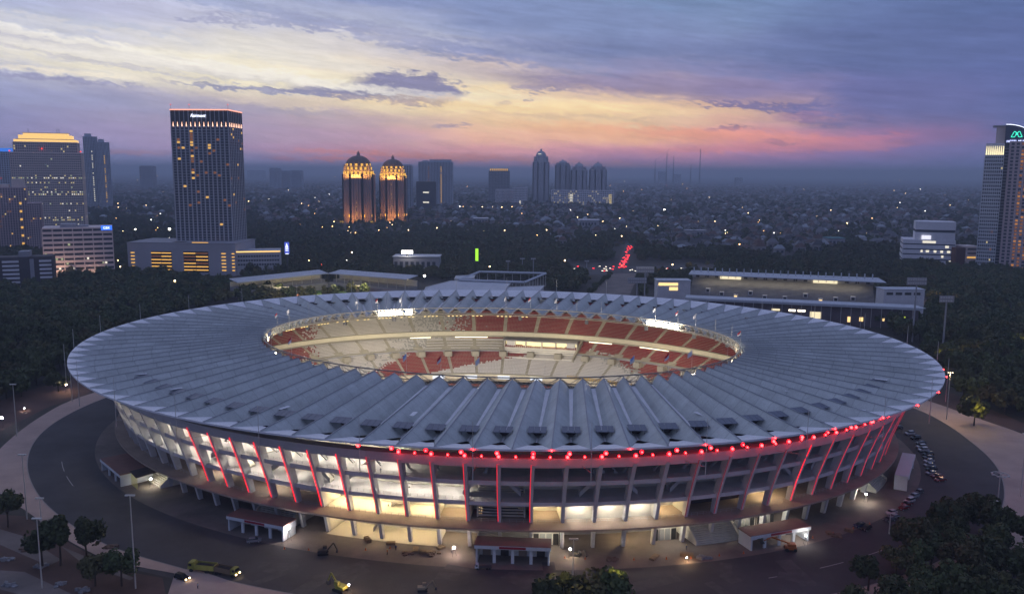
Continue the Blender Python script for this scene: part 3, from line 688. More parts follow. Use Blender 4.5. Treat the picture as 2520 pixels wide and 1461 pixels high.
# floodlight banks on the inner ring
gl_f=glow('flood_glow',(1,.95,.82),60,'AUTO'); gl_f2=glow('flood_warm_glow',(1,.9,.72),26,'AUTO')
def ringt(xv,A,B,z,far=True):
    best=None
    for i in range(1200):
        t=(PI/2 if far else -PI/2)+PI*i/1200; q=S2W(EL(A,B,t,z)); x,_=projV(q.x,q.y,q.z)
        if best is None or abs(x-xv)<best[0]: best=(abs(x-xv),t)
    return best[1]
def fbank(x0,x1):
    ta,tb=ringt(x0,102.4,73.7,38.8),ringt(x1,102.4,73.7,38.8); n=max(3,int(abs(x1-x0)/7))
    rt=bpy.data.objects.new('floodlight_bank',None); link(rt,stad,EL(102.2,73.5,(ta+tb)/2,38.6))
    o0=EL(102.2,73.5,(ta+tb)/2,38.6)
    for i in range(n):
        tt=lerp(ta,tb,(i+.5)/n); p=EL(102.2,73.5,tt,38.7)-o0
        inst('lamp',_fl if '_fl' in globals() else (globals().__setitem__('_fl',MB().use(gl_f).box(-.46,.46,-.2,.2,-.9,.9).mesh('lamp')) or _fl),rt,p,tt)
fbank(931,990); fbank(998,1015); fbank(1591,1671)
# lamps around the ring throw light down on the stands
for i,(kk,pw) in enumerate([(-22,1.),(-16,1.15),(-10,1.1),(-4,1.),(2,.9),(8,.6),(14,.3),(20,.15)]):
    t=tau(kk,.1317); p=EL(101.5,72.8,t,37.5); tg=EL(112,96,t*.55+PI,8)
    q=Vector((p.x*.55,118-abs(p.x)*.25,18))
    area_lamp('ring_floodlight',p,q,10,1.2,11500*pw*LMP,(1,.90,.74),110,stad)
for kk in (-36,-42,-54,-60,-66):
    t=tau(kk,.1317); p=EL(112,83.5,t,35.0); area_lamp('roof_floodlight',p,EL(125,98,t,18),6,1,900*LMP,(1,.8,.5),150,stad)
# flags on the inner ring
mFr=mat('flag_red',(.55,.03,.04),.8); mFw=mat('flag_white',(.75,.74,.75),.8); mFb=mat('flag_blue',(.25,.4,.7),.8)
_fi=[0]
ORD=['first','second','third','fourth','fifth','sixth','seventh','eighth','ninth','tenth','eleventh','twelfth','thirteenth','fourteenth','fifteenth','sixteenth','seventeenth','eighteenth']
def flag(t,kind,h=6.5,sz=1.,i=0):
    p=S2W(EL(104.8,76.1,t,40.0)); lab={'w':'white flag','r':'red and white flag','b':'pale blue flag','n':'bare flagpole'}[kind]
    xv,yv=projV(*p); far=math.cos(t)<0
    o=empty('flagpole',p,label='%s, %s flagpole from the left on the %s inner roof ring'%(lab,ORD[i],'far' if far else 'near'),cat='flagpole',group='%ss standing on the %s inner roof ring'%(lab,'far' if far else 'near'))
    MB().use(mSteel).tube((0,0,0),(0,0,h),.07,.04,n=5).build('pole',o)
    if kind!='n':
        mb=MB(); n=5; a=rnd.uniform(-.5,.5)
        def pt(i,j): return Vector((i/n*2.0*sz*math.cos(a)*(-.6), .35*math.sin(i*1.3+j)+i*.1, h-.1-j*.8*sz-i/n*1.3*sz))
        for j in range(2):
            mb.use({'w':(mFw,mFw),'b':(mFb,mFw),'r':(mFr,mFw)}[kind][j])
            for i in range(n): mb.face([pt(i,j),pt(i+1,j),pt(i+1,j+1),pt(i,j+1)])
        mb.build('flag',o)
for i_,(xv,kd) in enumerate(((659,'r'),(683,'r'),(712,'w'),(760,'n'),(880,'w'),(930,'r'),(988,'w'),(1245,'w'),(1306,'r'),(1370,'w'),(1420,'n'),(1480,'n'),(1612,'w'),(1668,'r'),(1712,'w'),(1760,'n'),(1800,'n'),(1822,'r'))): flag(ringt(xv,104.8,76.1,40),kd,i=i_)
for i_,(xv,kd) in enumerate(((668,'w'),(718,'r'),(1000,'b'),(1085,'r'),(1180,'w'),(1265,'n'),(1340,'n'),(1560,'b'),(1645,'r'),(1702,'w'),(1790,'n'))): flag(ringt(xv,104.8,76.1,40,False),kd,7.5,1.25,i=i_)
# ---------------------------------------------------------------- ground, ring road, pavements
def hts(base,x,ytop):  # height of a point above base seen at ytop
    d=ray(x,ytop); t=base.y/d.y; return HC+d.z*t
mGround=mat('park_ground',(.045,.04,.032),.95,var=.45,vs=.03,bump=.3,bs=.2)
mAsph=mat('asphalt',(.06,.056,.06),.85,var=.35,vs=.05,bump=.15,bs=1.5)
mPave=mat('pavement_blocks',(.44,.32,.265),.85,var=.15,vs=.08)
mApron=mat('apron_concrete',(.17,.14,.125),.85,var=.35,vs=.07)
mKerb=mat('kerb_stone',(.30,.27,.25),.8)
mSoil=mat('bare_soil',(.09,.052,.042),.95,var=.35,vs=.06)
MB().use(mGround).face([(-30500,-1400,0),(30500,-1400,0),(30500,31500,0),(-30500,31500,0)]).build('ground',kind='structure')
def polar(pts,dflt):   # traced edge -> radius about the stadium centre, as a function of angle
    a=sorted([(math.atan2(q.y,q.x),math.hypot(q.x,q.y)) for q in (W2S(P(*p)) for p in pts)])
    return a
def edge(tr,th,A,B):
    e=1/math.sqrt((math.cos(th)/A)**2+(math.sin(th)/B)**2)
    best=None
    ths=[x[0] for x in tr]
    for i in range(len(tr)-1):
        if tr[i][0]<=th<=tr[i+1][0] and tr[i+1][0]-tr[i][0]<.9:
            u=(th-tr[i][0])/(tr[i+1][0]-tr[i][0]); return lerp(tr[i][1],tr[i+1][1],u)
    # blend to the default away from the traced part
    dd=min((abs((th-x[0]+PI)%(2*PI)-PI),x[1],x[0]) for x in tr)
    x0=dd[2]; e0=1/math.sqrt((math.cos(x0)/A)**2+(math.sin(x0)/B)**2)
    return e+(dd[1]-e0)*max(0,1-dd[0]/.9)
roadV=[(268,976),(199,1004),(134,1039),(88,1081),(69,1131),(80,1188),(107,1231),(161,1277),(215,1315),(307,1357),(395,1380),(2258,1006),(2309,1031),(2360,1065),(2404,1099),(2448,1140),(2469,1191),(2465,1249)]
paveV=[(245,962),(172,984),(92,1030),(20,1085),(-30,1140),(-20,1195),(75,1258),(190,1340),(300,1392),(395,1395),(2285,985),(2380,1020),(2460,1048),(2560,1080),(2600,1150),(2620,1230)]
tR=polar(roadV,0); tP=polar(paveV,0)
ths=[2*PI*i/360-PI for i in range(360)]
def er(th): return edge(tR,th,205,166)
def ep(th): return max(er(th)+3,edge(tP,th,214,176))
sm_=lambda f:[sum(f(((th+dx_*.02+PI)%(2*PI))-PI) for dx_ in (-3,-2,-1,0,1,2,3))/7 for th in ths]
ER,EP=sm_(er),sm_(ep)
def pr(rad,i,z): return S2W((rad*math.cos(ths[i]),rad*math.sin(ths[i]),z))
inn=[1/math.sqrt((math.cos(th)/150)**2+(math.sin(th)/115)**2) for th in ths]
apr=[1/math.sqrt((math.cos(th)/174)**2+(math.sin(th)/139)**2) for th in ths]
front=[i for i in range(360)]
def annulus(a,b,z,M,name,kind='structure'):
    mb=MB().use(M); mb.loft([[pr(a[i],i,z) for i in range(360)],[pr(b[i],i,z) for i in range(360)]]); return mb.build(name,kind=kind)
annulus(inn,apr,.012,mApron,'apron')
annulus(apr,ER,.008,mAsph,'ring_road')
EK=[e+.35 for e in ER]
mb=MB().use(mKerb); mb.loft([[pr(ER[i],i,0) for i in range(360)],[pr(ER[i],i,.15) for i in range(360)],[pr(EK[i],i,.15) for i in range(360)],[pr(EK[i],i,0) for i in range(360)]]); mb.build('kerb',kind='structure')
annulus(EK,EP,.13,mPave,'pavement')
# asphalt forecourt in front of the stadium and other surfaces
def sheet(pts,z,M,name,kind='structure'):
    return MB().use(M).face([P(x,y,z) for x,y in pts][::-1]).build(name,kind=kind)
sheet([(395,1382),(330,1400),(420,1420),(600,1480),(700,1560),(2700,1600),(2470,1250),(2250,1330),(1260,1430),(700,1400)],.004,mAsph,'forecourt')
sheet([(410,1470),(430,1410),(470,1395),(560,1425),(700,1475),(760,1520),(400,1560)],.16,mPave,'pavement')
sheet([(-40,1262),(60,1268),(190,1345),(290,1400),(400,1420),(420,1520),(-60,1560)],.006,mSoil,'building_site')
for pts in ([(0,1300),(60,1318),(150,1375),(120,1390),(-20,1330)],[(150,1342),(230,1375),(330,1420),(320,1426),(200,1382)],[(-20,1400),(60,1405),(180,1461),(160,1490),(-30,1440)]): sheet(pts,.012,mApron,'path')
sheet([(0,985),(60,962),(190,925),(255,938),(240,958),(120,1000),(0,1060)],.01,mSoil,'bare_ground')
sheet([(2250,985),(2340,965),(2520,1040),(2560,1075),(2450,1045),(2370,1015)],.01,mSoil,'bare_ground')
# lane lines
mLine=mat('lane_paint',(.5,.5,.48),.7)
for a_ in ((-.86,-.80),(-.76,-.70),(-2.62,-2.56),(-2.52,-2.46),(-.66,-.6)):
    i0=int((a_[0]+PI)/(2*PI)*360); i1=int((a_[1]+PI)/(2*PI)*360)
    mb=MB().use(mLine); mb.loft([[pr(lerp(apr[i],ER[i],.5)+o_,i,.014) for i in range(i0,i1+1)] for o_ in (0,.2)],False); mb.build('lane_marking',kind='structure')
# ---------------------------------------------------------------- gates
mPavR=mat('gate_roof',(.24,.13,.11),.8,var=.12,vs=.4); mPavW=mat('gate_white',(.62,.66,.70),.7,var=.06,vs=.3); mSign=mat('sign_red',(.30,.02,.04),.5)
def gate(pl,prr,h,dep,label,n=4,sign=True,roofM=mPavR,lit=0):
    a,b=P(*pl),P(*prr); d=b-a; w=d.length; rz=math.atan2(d.y,d.x)
    o=empty('gate_pavilion',a,rz,label=label,cat='gate building')
    MB().use(roofM).box(-.4,w+.4,-.6,dep,h-.05,h+.25).build('roof',o)
    MB().use(mPavW).box(-.4,w+.4,-.65,-.45,h-.9,h+.1).build('fascia',o)
    for x in (0,w-.5): MB().use(mPavW).box(x,x+.5,-.3,dep,0,h-.06).build('side_wall',o)
    for i in range(1,n): 
        x=w*i/n; MB().use(mPavW).box(x-.45,x+.45,.0,.5,0,h-.06).build('pillar',o)
    MB().use(mPavW).box(.5,w-.5,dep-.3,dep-.0,0,h-.06).build('back_wall',o)
    for i in range(n):
        x=w*(i+.5)/n; MB().use(mDoor if i%2 else mDeck).box(x-1.2,x+1.2,dep-.42,dep-.3,0,h*.62).build('door',o)
    if sign: MB().use(mSign).box(w*.32,w*.68,-.72,-.66,h-.72,h-.02).build('sign_board',o)
    if lit: MB().use(glow('gate_light_glow',(1,.95,.85),30,'AUTO')).box(w*.72,w*.86,1.4,2.,h-.3,h-.12).build('ceiling_lamp',o)
    return o,w
gate((1171,1382),(1352,1389),5.4,5.5,'white gate pavilion with flat brownish roof at the middle of the front, grand stair behind')
gate((1846,1353),(1988,1328),4.6,6,'white gate pavilion with a bright lit right end, beside the orange boom lift',lit=1)
gate((564,1303),(699,1330),4.8,6,'gate pavilion with rust brown flat roof and a white work lamp at its corner')
o,w=gate((253,1156),(300,1196),4.4,11,'low gate pavilion with dark gabled ramp roof and yellow lit fence at the left end',3,False)
MB().use(mat('roof_tiles_dark',(.06,.05,.055),.8,var=.3,vs=.8)).hexa([(w-.2,3,4.8),(w+6.5,3,4.2),(w+6.5,13,4.8),(w-.2,13,5.2)],[(w-.2,3,5.0),(w+6.5,3,4.4),(w+6.5,13,5.),(w-.2,13,5.4)]).build('lean_to_roof',o)
for i in range(9): MB().use(mat('fence_bar_yellow',(.55,.52,.18),.6)).box(w+.4+i*.75,w+.52+i*.75,3.2,3.3,0,4.3).build('fence_bar',o)
gate((2229,1207),(2246,1150),5.2,4,'narrow white gate pavilion seen end on beside the parked cars at the right',2,False,mPavW)
# cars -----------------------------------------------------------------------
mGlassD=mat('car_glass',(.02,.025,.03),.08,spec=.8); mTyre=mat('tyre_rubber',(.02,.02,.02),.9)
hl=glow('headlight_on',(1,.75,.4),25,'NONE'); mLens=mat('lamp_lens',(.6,.6,.6),.2); tlm=mat('tail_lens',(.4,.02,.02),.3)
def carmesh(M,van=False):
    mb=MB().use(M); L_,W_=2.15,.86; hp=.55
    top=1.72 if van else 1.45
    prof=[(-L_,.35),(-L_,.85),(-L_+.25,1.0),(-L_+.7,1.02),(L_-.95,1.0),(L_-.12,.86),(L_,.6),(L_,.35)] if not van else [(-L_,.35),(-L_,1.0),(-L_+.1,1.05),(L_-.95,1.05),(L_-.12,.92),(L_,.6),(L_,.35)]
    n=len(prof); vs=[(x,-W_,z) for x,z in prof]+[(x,W_,z) for x,z in prof]
    mb.raw(vs,[tuple(range(n)),tuple(range(n,2*n))[::-1]]+[(i,i+n,(i+1)%n+n,(i+1)%n) for i in range(n)])
    x0,x1=(-L_+.1,L_-.95); r0,r1=(-L_+.35 if van else -L_+.75,L_-1.75)
    mb.hexa([(r0,-.66,top-.04),(r1,-.66,top-.04),(r1,.66,top-.04),(r0,.66,top-.04)],[(r0,-.64,top),(r1,-.64,top),(r1,.64,top),(r0,.64,top)])
    body=mb.mesh('body')
    g=MB().use(mGlassD).hexa([(x0,-.8,.98),(x1,-.8,.98),(x1,.8,.98),(x0,.8,.98)],[(r0,-.66,top-.04),(r1,-.66,top-.04),(r1,.66,top-.04),(r0,.66,top-.04)]).mesh('windows')
    return body,g
wheel=MB().use(mTyre).tube((0,-.11,0),(0,.11,0),.33,n=10).mesh('wheel'); rim=MB().use(mLens).tube((0,-.12,0),(0,.12,0),.18,n=8).mesh('rim')
hlm=MB().use(mLens).box(-.05,.05,-.16,.16,-.08,.08).mesh('headlight'); hlon=MB().use(hl).box(-.08,.08,-.2,.2,-.12,.12).mesh('headlight'); tlme=MB().use(tlm).box(-.05,.05,-.16,.16,-.1,.1).mesh('tail_light')
paints={c:mat('car_paint_'+c,v,.25,.2,spec=.6) for c,v in dict(white=(.6,.6,.6),black=(.02,.02,.022),silver=(.35,.36,.38),red=(.22,.02,.02),blue=(.03,.05,.12),grey=(.12,.12,.13)).items()}
_cm={}
def car(pos,rz,col,label,van=False,group='cars parked beside the stadium',lights=False):
    key=(col,van)
    if key not in _cm: _cm[key]=carmesh(paints[col],van)
    o=empty('parked_car',pos,rz,label=label,cat='car',group=group)
    inst('body',_cm[key][0],o); inst('windows',_cm[key][1],o)
    for sx in (-1.3,1.35):
        for sy in (-.8,.8): w_=inst('wheel',wheel,o,(sx,sy,.33)); inst('rim',rim,w_)
    for sy in (-.6,.6): inst('headlight',hlon if lights else hlm,o,(2.13,sy,.68)); inst('tail_light',tlme,o,(-2.15,sy,.75))
    return o
q4=lambda x,y:(1663+.34*x,970+.34*y)
row=[(1590,205,'silver'),(1605,245,'grey'),(1692,288,'white'),(1735,322,'black'),(1772,358,'grey'),(1775,385,'white'),(1790,408,'white'),(1825,440,'black'),(1828,462,'grey'),(1830,488,'white'),(1834,518,'silver'),(1848,548,'black'),(1850,576,'silver'),(1890,598,'red'),(1915,625,'red'),(1760,712,'grey'),(1722,742,'silver'),(1690,778,'white'),(1672,800,'red'),(1648,828,'red'),(1560,862,'white'),(1575,895,'silver'),(1545,912,'grey'),(1378,975,'black'),(1330,955,'blue')]
place=['farthest of the curved row, half hidden by the roof','second of the curved row, behind the first white one','white car at the far end of the open part of the row','just below the first white car','between a black and a white car','upper of two white cars side by side','lower of two white cars side by side','just below the pair of white cars','above the lower white car','below the grey one in the middle of the row','next to the lower white car','near the lower end of the row','second last of the curved row','upper of two at the tail of the row','lower of two at the tail of the row','first of the lower group','second of the lower group','among the lower group below the gate pavilion','upper red one of the lower group','lower red one of the lower group','at the lower end under a mast','beside the white one under the mast','the lowest of the lower group','alone on the asphalt, darker one','alone on the asphalt beside a black one']
for (x,y,c),pl in zip(row,place):
    p=P(*q4(x,y)); q=W2S(p); th=math.atan2(q.y,q.x)+PHI
    car(p+Vector((0,0,.012)),(PI+.25+rnd.uniform(-.1,.1)) if y<640 else PI+.55+rnd.uniform(-.15,.15),c,'%s parked car, %s'%(c,pl),van=(c in('white','black') and rnd.random()<.5))
car(P(625,1332)+Vector((0,0,.012)),.3,'silver','silver car standing in front of the rust roofed gate pavilion',group=None)
car(P(448,1424)+Vector((0,0,.012)),-.45,'black','black car with lit headlights beside the dump trucks at the lower left',True,None,True)
# trucks --------------------------------------------------------------------
mYel=mat('truck_yellow_green',(.30,.30,.06),.6,var=.2,vs=1.); mOrg=mat('machine_orange',(.40,.13,.03),.5,var=.15,vs=1.); mWht=mat('truck_white',(.65,.67,.70),.4); mBed=mat('load_soil',(.04,.03,.025),.95,var=.4,vs=1.)
bwheel=MB().use(mTyre).tube((0,-.18,0),(0,.18,0),.5,n=12).mesh('wheel')
def truck(pos,rz,label,M,bedM,scale=1.,dump=True,lights=False):
    o=empty('dump_truck' if dump else 'flatbed_truck',pos,rz,label=label,cat='truck'); o.scale=(scale,)*3
    MB().use(M).hexa([(2.3,-1.1,.8),(4.0,-1.1,.8),(4.0,1.1,.8),(2.3,1.1,.8)],[(2.3,-1.05,2.7),(3.6,-1.05,2.7),(3.6,1.05,2.7),(2.3,1.05,2.7)]).build('cab',o)
    MB().use(mGlassD).hexa([(3.87,-.95,1.75),(3.93,-.95,1.75),(3.93,.95,1.75),(3.87,.95,1.75)],[(3.66,-.9,2.5),(3.72,-.9,2.5),(3.72,.9,2.5),(3.66,.9,2.5)]).build('windscreen',o)
    for s in (-1,1): MB().use(mGlassD).box(2.7,3.6,s*1.09-.02,s*1.09+.02,1.7,2.4).build('side_window',o)
    MB().use(mSteelD).box(-3.6,3.8,-.5,.5,.55,.85).build('chassis',o)
    h=2.3 if dump else 1.3
    b=MB().use(bedM); b.box(-3.7,2.1,-1.2,1.2,.9,1.05); b.box(-3.7,2.1,-1.2,-1.1,1.05,h); b.box(-3.7,2.1,1.1,1.2,1.05,h); b.box(-3.7,-3.6,-1.1,1.1,1.05,h); b.box(2.0,2.1,-1.1,1.1,1.05,h+.2); b.build('bed',o)
    if dump: MB().use(mBed).raw([(-3.6,-1.1,1.7),(2,-1.1,1.7),(2,1.1,1.7),(-3.6,1.1,1.7),(-2,0,2.45),(.6,.1,2.5)],[(0,1,5,4),(2,3,4,5),(1,2,5),(3,0,4)]).build('load',o)
    for x in (-2.8,-1.6,2.9):
        for s in (-1,1): inst('wheel',bwheel,o,(x,s*1.0,.5))
    for s in (-.8,.8): inst('headlight',hlon if lights else hlm,o,(4.02,s,1.0)); inst('tail_light',tlme,o,(-3.75,s,.9))
    return o
truck(P(500,1404)+Vector((0,0,.02)),PI-.18,'yellow green dump truck loaded with soil at the lower left, left of the two',mYel,mYel,1.05)
truck(P(558,1412)+Vector((0,0,.02)),-.35,'dump truck with lit lamps at the lower left, behind the longer one',mYel,mat('bed_brown',(.18,.13,.08),.8),.95,True,True)
truck(P(1190,1398)+Vector((0,0,.02)),PI+.05,'small white flatbed truck in front of the middle gate pavilion',mWht,mSteelD,.62,False)
# excavators and boom lift
def tracked(pos,rz,label,M,cat='excavator',s=1.,name='excavator'):
    o=empty(name,pos,rz,label=label,cat=cat); o.scale=(s,)*3
    for y in (-1.1,1.1): MB().use(mTyre).prism([(-1.7,0),(-1.9,.4),(-1.5,.8),(1.5,.8),(1.9,.4),(1.7,0)],-.25,.25).mesh('x') ; mbx=MB().use(mTyre); pts=[(-1.5,0),(-1.9,.4),(-1.5,.8),(1.5,.8),(1.9,.4),(1.5,0)]; mbx.raw([(x,y-.25,z) for x,z in pts]+[(x,y+.25,z) for x,z in pts],[tuple(range(6)),tuple(range(6,12))[::-1]]+[(i,i+6,(i+1)%6+6,(i+1)%6) for i in range(6)]); mbx.build('track',o)
    MB().use(M).box(-1.8,1.0,-1.1,1.1,.9,1.7).build('body',o); MB().use(M).box(0,1.3,.1,1.1,1.7,2.8).build('cab',o); MB().use(mGlassD).box(1.3,1.34,.2,1.0,1.9,2.7).build('windscreen',o)
    MB().use(M).hexa([(.9,-.6,1.2),(1.3,-.6,1.0),(1.3,-.2,1.0),(.9,-.2,1.2)],[(3.4,-.55,4.1),(3.8,-.55,4.0),(3.8,-.25,4.0),(3.4,-.25,4.1)]).build('boom',o)
    MB().use(M).hexa([(3.4,-.5,4.1),(3.8,-.5,4.1),(3.8,-.3,4.1),(3.4,-.3,4.1)],[(4.6,-.5,1.5),(4.9,-.5,1.6),(4.9,-.3,1.6),(4.6,-.3,1.5)]).build('arm',o)
    MB().use(mSteelD).hexa([(4.3,-.9,.5),(5.1,-.9,.6),(5.1,.1,.6),(4.3,.1,.5)],[(4.5,-.9,1.5),(5.0,-.9,1.6),(5.0,.1,1.6),(4.5,.1,1.5)]).build('bucket',o)
    return o
tracked(P(795,1362)+Vector((0,0,.02)),.2,'dark excavator standing on the apron left of the bright lobby',mat('machine_dark',(.06,.055,.05),.7),s=.85)
tracked(P(838,1452)+Vector((0,0,.02)),2.6,'yellow excavator with warm lamps at the bottom edge',mYel,s=1.)
tracked(P(1422,1366)+Vector((0,0,.02)),-.4,'small dark digger in front of the glazed kiosk right of the middle gate',mat('machine_dark',(.06,.055,.05),.7),s=.6)
tracked(P(1040,1452)+Vector((0,0,.02)),.1,'pale loader machine at the bottom edge below the lobby',mat('machine_pale',(.3,.25,.18),.7),cat='loader',s=.75,name='loader')
p=P(1945,1352); o=empty('boom_lift',p+Vector((0,0,.02)),PI-.1,label='orange boom lift with long low arm in front of the lit gate pavilion',cat='boom lift')
MB().use(mOrg).box(-1.6,1.6,-1.1,1.1,.5,1.3).build('chassis',o); MB().use(mOrg).box(-1.4,.9,-.9,.9,1.3,2.2).build('turret',o)
for x in (-1.2,1.2):
    for s in (-1,1): inst('wheel',bwheel,o,(x,s*1.15,.45))
MB().use(mOrg).hexa([(-.6,-.25,2.0),(-.2,-.25,1.8),(-.2,.25,1.8),(-.6,.25,2.0)],[(5.5,-.2,4.0),(5.8,-.2,3.7),(5.8,.2,3.7),(5.5,.2,4.0)]).build('boom',o)
MB().use(mOrg).tube((5.6,0,3.8),(7.9,0,2.6),.16,n=6).build('jib',o); b=MB().use(mSteelD); b.box(7.8,8.9,-.8,.8,1.9,2.0)
for sx in (7.8,8.9):
    for sy in (-.8,.8): b.tube((sx,sy,1.9),(sx,sy,3.0),.04,n=4)
b.build('basket',o)
# site clutter: timber frames and pallets
mWood=mat('timber',(.22,.15,.09),.8,var=.2,vs=1.)
def pallet(x,y,rz,label,h=.6,w=1.6):
    o=empty('pallet_stack',P(x,y)+Vector((0,0,.02)),rz,label=label,cat='pallets',group='stacks of building material on the apron')
    for i in range(4): MB().use(mWood).box(-w,w,-.8,.8,i*h/4+.05,i*h/4+.12).build('board',o)
    for i in (-1,0,1): MB().use(mWood).box(i*w*.9-.08,i*w*.9+.08,-.7,.7,0,h).build('block',o)
for x,y,l in ((1023,1352,'left of the lamp'),(1048,1360,'in the middle of the heap'),(1085,1348,'beside the lamp lit patch'),(1330,1352,'right of the middle gate pavilion'),(1610,1372,'before the dark ground floor bays'),(1690,1366,'left of the glazed kiosk'),(2090,1306,'right of the lit gate pavilion'),(2040,1312,'near the boom lift'),(962,1337,'in front of the lobby'),(905,1330,'under the lobby column')): pallet(x,y,rnd.uniform(0,3),'stack of timber and boards on the apron, '+l,rnd.uniform(.5,1.1),rnd.uniform(1.0,2.2))
# people ----------------------------------------------------------------------
def person(pos,rz,label,shirt,pose=0,h=1.7):
    me=bpy.data.meshes.new('person'); s=h/1.7
    lean=.0
    J=dict(pel=(0,0,.92),ch=(0.02,0,1.25),nk=(.02,0,1.46),hd=(.04,0,1.6),ht=(.04,0,1.70),
     hl=(0,.1,.88),kl=(.12 if pose==1 else .03,.11,.48),fl=(.06 if pose==1 else 0,.12,.06),tl=(.2,.12,.03),
     hr=(0,-.1,.88),kr=(-.02,-.11,.48),fr=(-.2 if pose==1 else -.03,-.12,.06),tr=(0.05,-.12,.03),
     sl=(.02,.19,1.38),el=(.05,.25,1.12),wl=(.22 if pose else .08,.24,.92),sr=(.02,-.19,1.38),er=(0,-.26,1.12),wr=(.1 if pose else .02,-.27,.88))
    E_=[('pel','ch'),('ch','nk'),('nk','hd'),('hd','ht'),('pel','hl'),('hl','kl'),('kl','fl'),('fl','tl'),('pel','hr'),('hr','kr'),('kr','fr'),('fr','tr'),('ch','sl'),('sl','el'),('el','wl'),('ch','sr'),('sr','er'),('er','wr')]
    ks=list(J); me.from_pydata([J[k] for k in ks],[(ks.index(a),ks.index(b)) for a,b in E_],[])
    rd=dict(pel=.14,ch=.16,nk=.06,hd=.10,ht=.08,hl=.1,kl=.065,fl=.05,tl=.04,hr=.1,kr=.065,fr=.05,tr=.04,sl=.07,el=.05,wl=.035,sr=.07,er=.05,wr=.035)
    o=bpy.data.objects.new('person',me); COL.objects.link(o)
    sk=o.modifiers.new('skin','SKIN')
    for i,k in enumerate(ks):
        v=me.skin_vertices[0].data[i]; v.radius=(rd[k],rd[k]); v.use_root=(i==0)
    o.modifiers.new('sub','SUBSURF').levels=1
    dg=bpy.context.evaluated_depsgraph_get(); m2=bpy.data.meshes.new_from_object(o.evaluated_get(dg)); o.modifiers.clear(); o.data=m2
    m2.materials.clear()
    for M in (mat('skin',(.25,.14,.09),.6),shirt,mat('trousers_dark',(.03,.03,.05),.8)): m2.materials.append(M)
    for f in m2.polygons:
        z=f.center.z; y=abs(f.center.y); f.material_index=0 if z>1.47 or (y>.2 and z<1.15) else (1 if z>.9 else 2)
    MB().use(mat('helmet',(.6,.5,.1),.4)).sphere((.04,0,1.66),.13,8,5,.75).build('helmet',o)
    o.location=pos; o.rotation_euler.z=rz; o.scale=(s,)*3; o['label']=label; o['category']='person'; return o
o1=mat('shirt_orange',(.5,.15,.04),.8); o2=mat('shirt_blue',(.05,.08,.2),.8); o3=mat('shirt_white',(.5,.5,.5),.8)
Z=Vector((0,0,.02))
person(P(1112,1360)+Z,2.,'worker in white shirt standing in the pool of lamp light',o3,1)
person(P(953,1363)+Z,.5,'worker in orange shirt left of the timber heap',o1,1); person(P(974,1352)+Z,-1,'worker in dark blue shirt beside the timber heap',o2)
person(P(1689,1352)+Z,1.,'worker in blue shirt at the corner of the glazed kiosk',o2); person(P(1293,1366)+Z,3,'worker in white shirt beside the middle gate pavilion',o3)
person(P(487,1448)+Vector((0,0,.17)),1,'worker in white shirt standing near the dump trucks',o3)
person(S2W(EL(164.2,130.6,tau(-4.75),23.32)),-1.5,'person in dark shirt leaning at the top gallery railing',o2)
# lamp posts ------------------------------------------------------------------
def post(x,yb,yt,label,head='flat',lit=0,group='lamp posts around the ring road'):
    b=P(x,yb); h=max(6,hts(b,x,yt)); o=empty('lamp_post',b,0,label=label,cat='lamp post',group=group)
    MB().use(mSteel).tube((0,0,0),(0,0,h),.20,.12,n=6).build('pole',o)
    if head=='flat':
        hd=MB().use(mSteel).box(-1.3,1.3,-.3,.3,h,h+.25).build('lamp_head',o)
        for s in (-.9,.9): MB().use(glow('street_lamp_glow',(1,.8,.5),12,'NONE') if lit else mLens).box(s-.35,s+.35,-.25,.25,h-.12,h-.01).build('lamp_lens',hd)
    else:
        mb=MB().use(mSteel); r=2.4
        pts=[(r*math.cos(2*PI*i/16),r*math.sin(2*PI*i/16),h) for i in range(17)]
        for a,c in zip(pts,pts[1:]): mb.tube(a,c,.1,n=4)
        for i in range(0,16,4): mb.tube((0,0,h+.3),pts[i],.07,n=4)
        hd=mb.build('lamp_ring',o)
        for i in range(0,16,2): MB().use(mLens).box(-.25,.25,-.25,.25,-.3,0).build('lamp_lens',hd,loc=pts[i])
    if lit: point_lamp('street_light',b+Vector((0,0,h-.6)),lit,(1,.72,.36),.4)
    return o
post(42,1073,945,'tall twin head lamp post among the trees at the left edge'); post(67,1276,1118,'tall lamp post on the pink pavement left of the ring road'); post(334,1446,1218,'tall lamp post on the island at the lower left, nearest to the camera')
post(178,988,900,'lamp post behind the left end of the roof'); post(2329,1031,915,'lit lamp post beside the right end of the roof, warm light on the pavement',lit=9000)
post(2511,1222,1066,'lamp post on the wide pavement at the right edge'); post(2449,1300,1165,'mast with a ring of lamps above the trees at the lower right','ring'); post(1410,1412,1325,'lamp post in front of the kiosk right of the middle gate'); post(104,1445,1275,'dark lamp post at the building site, lower left')
post(2188,1312,1262,'short lamp post among the parked cars at the lower right'); post(2436,1330,1232,'slim post standing in the trees at the lower right'); post(103,1300,1225,'wooden looking dark post beside the pavement at the left')
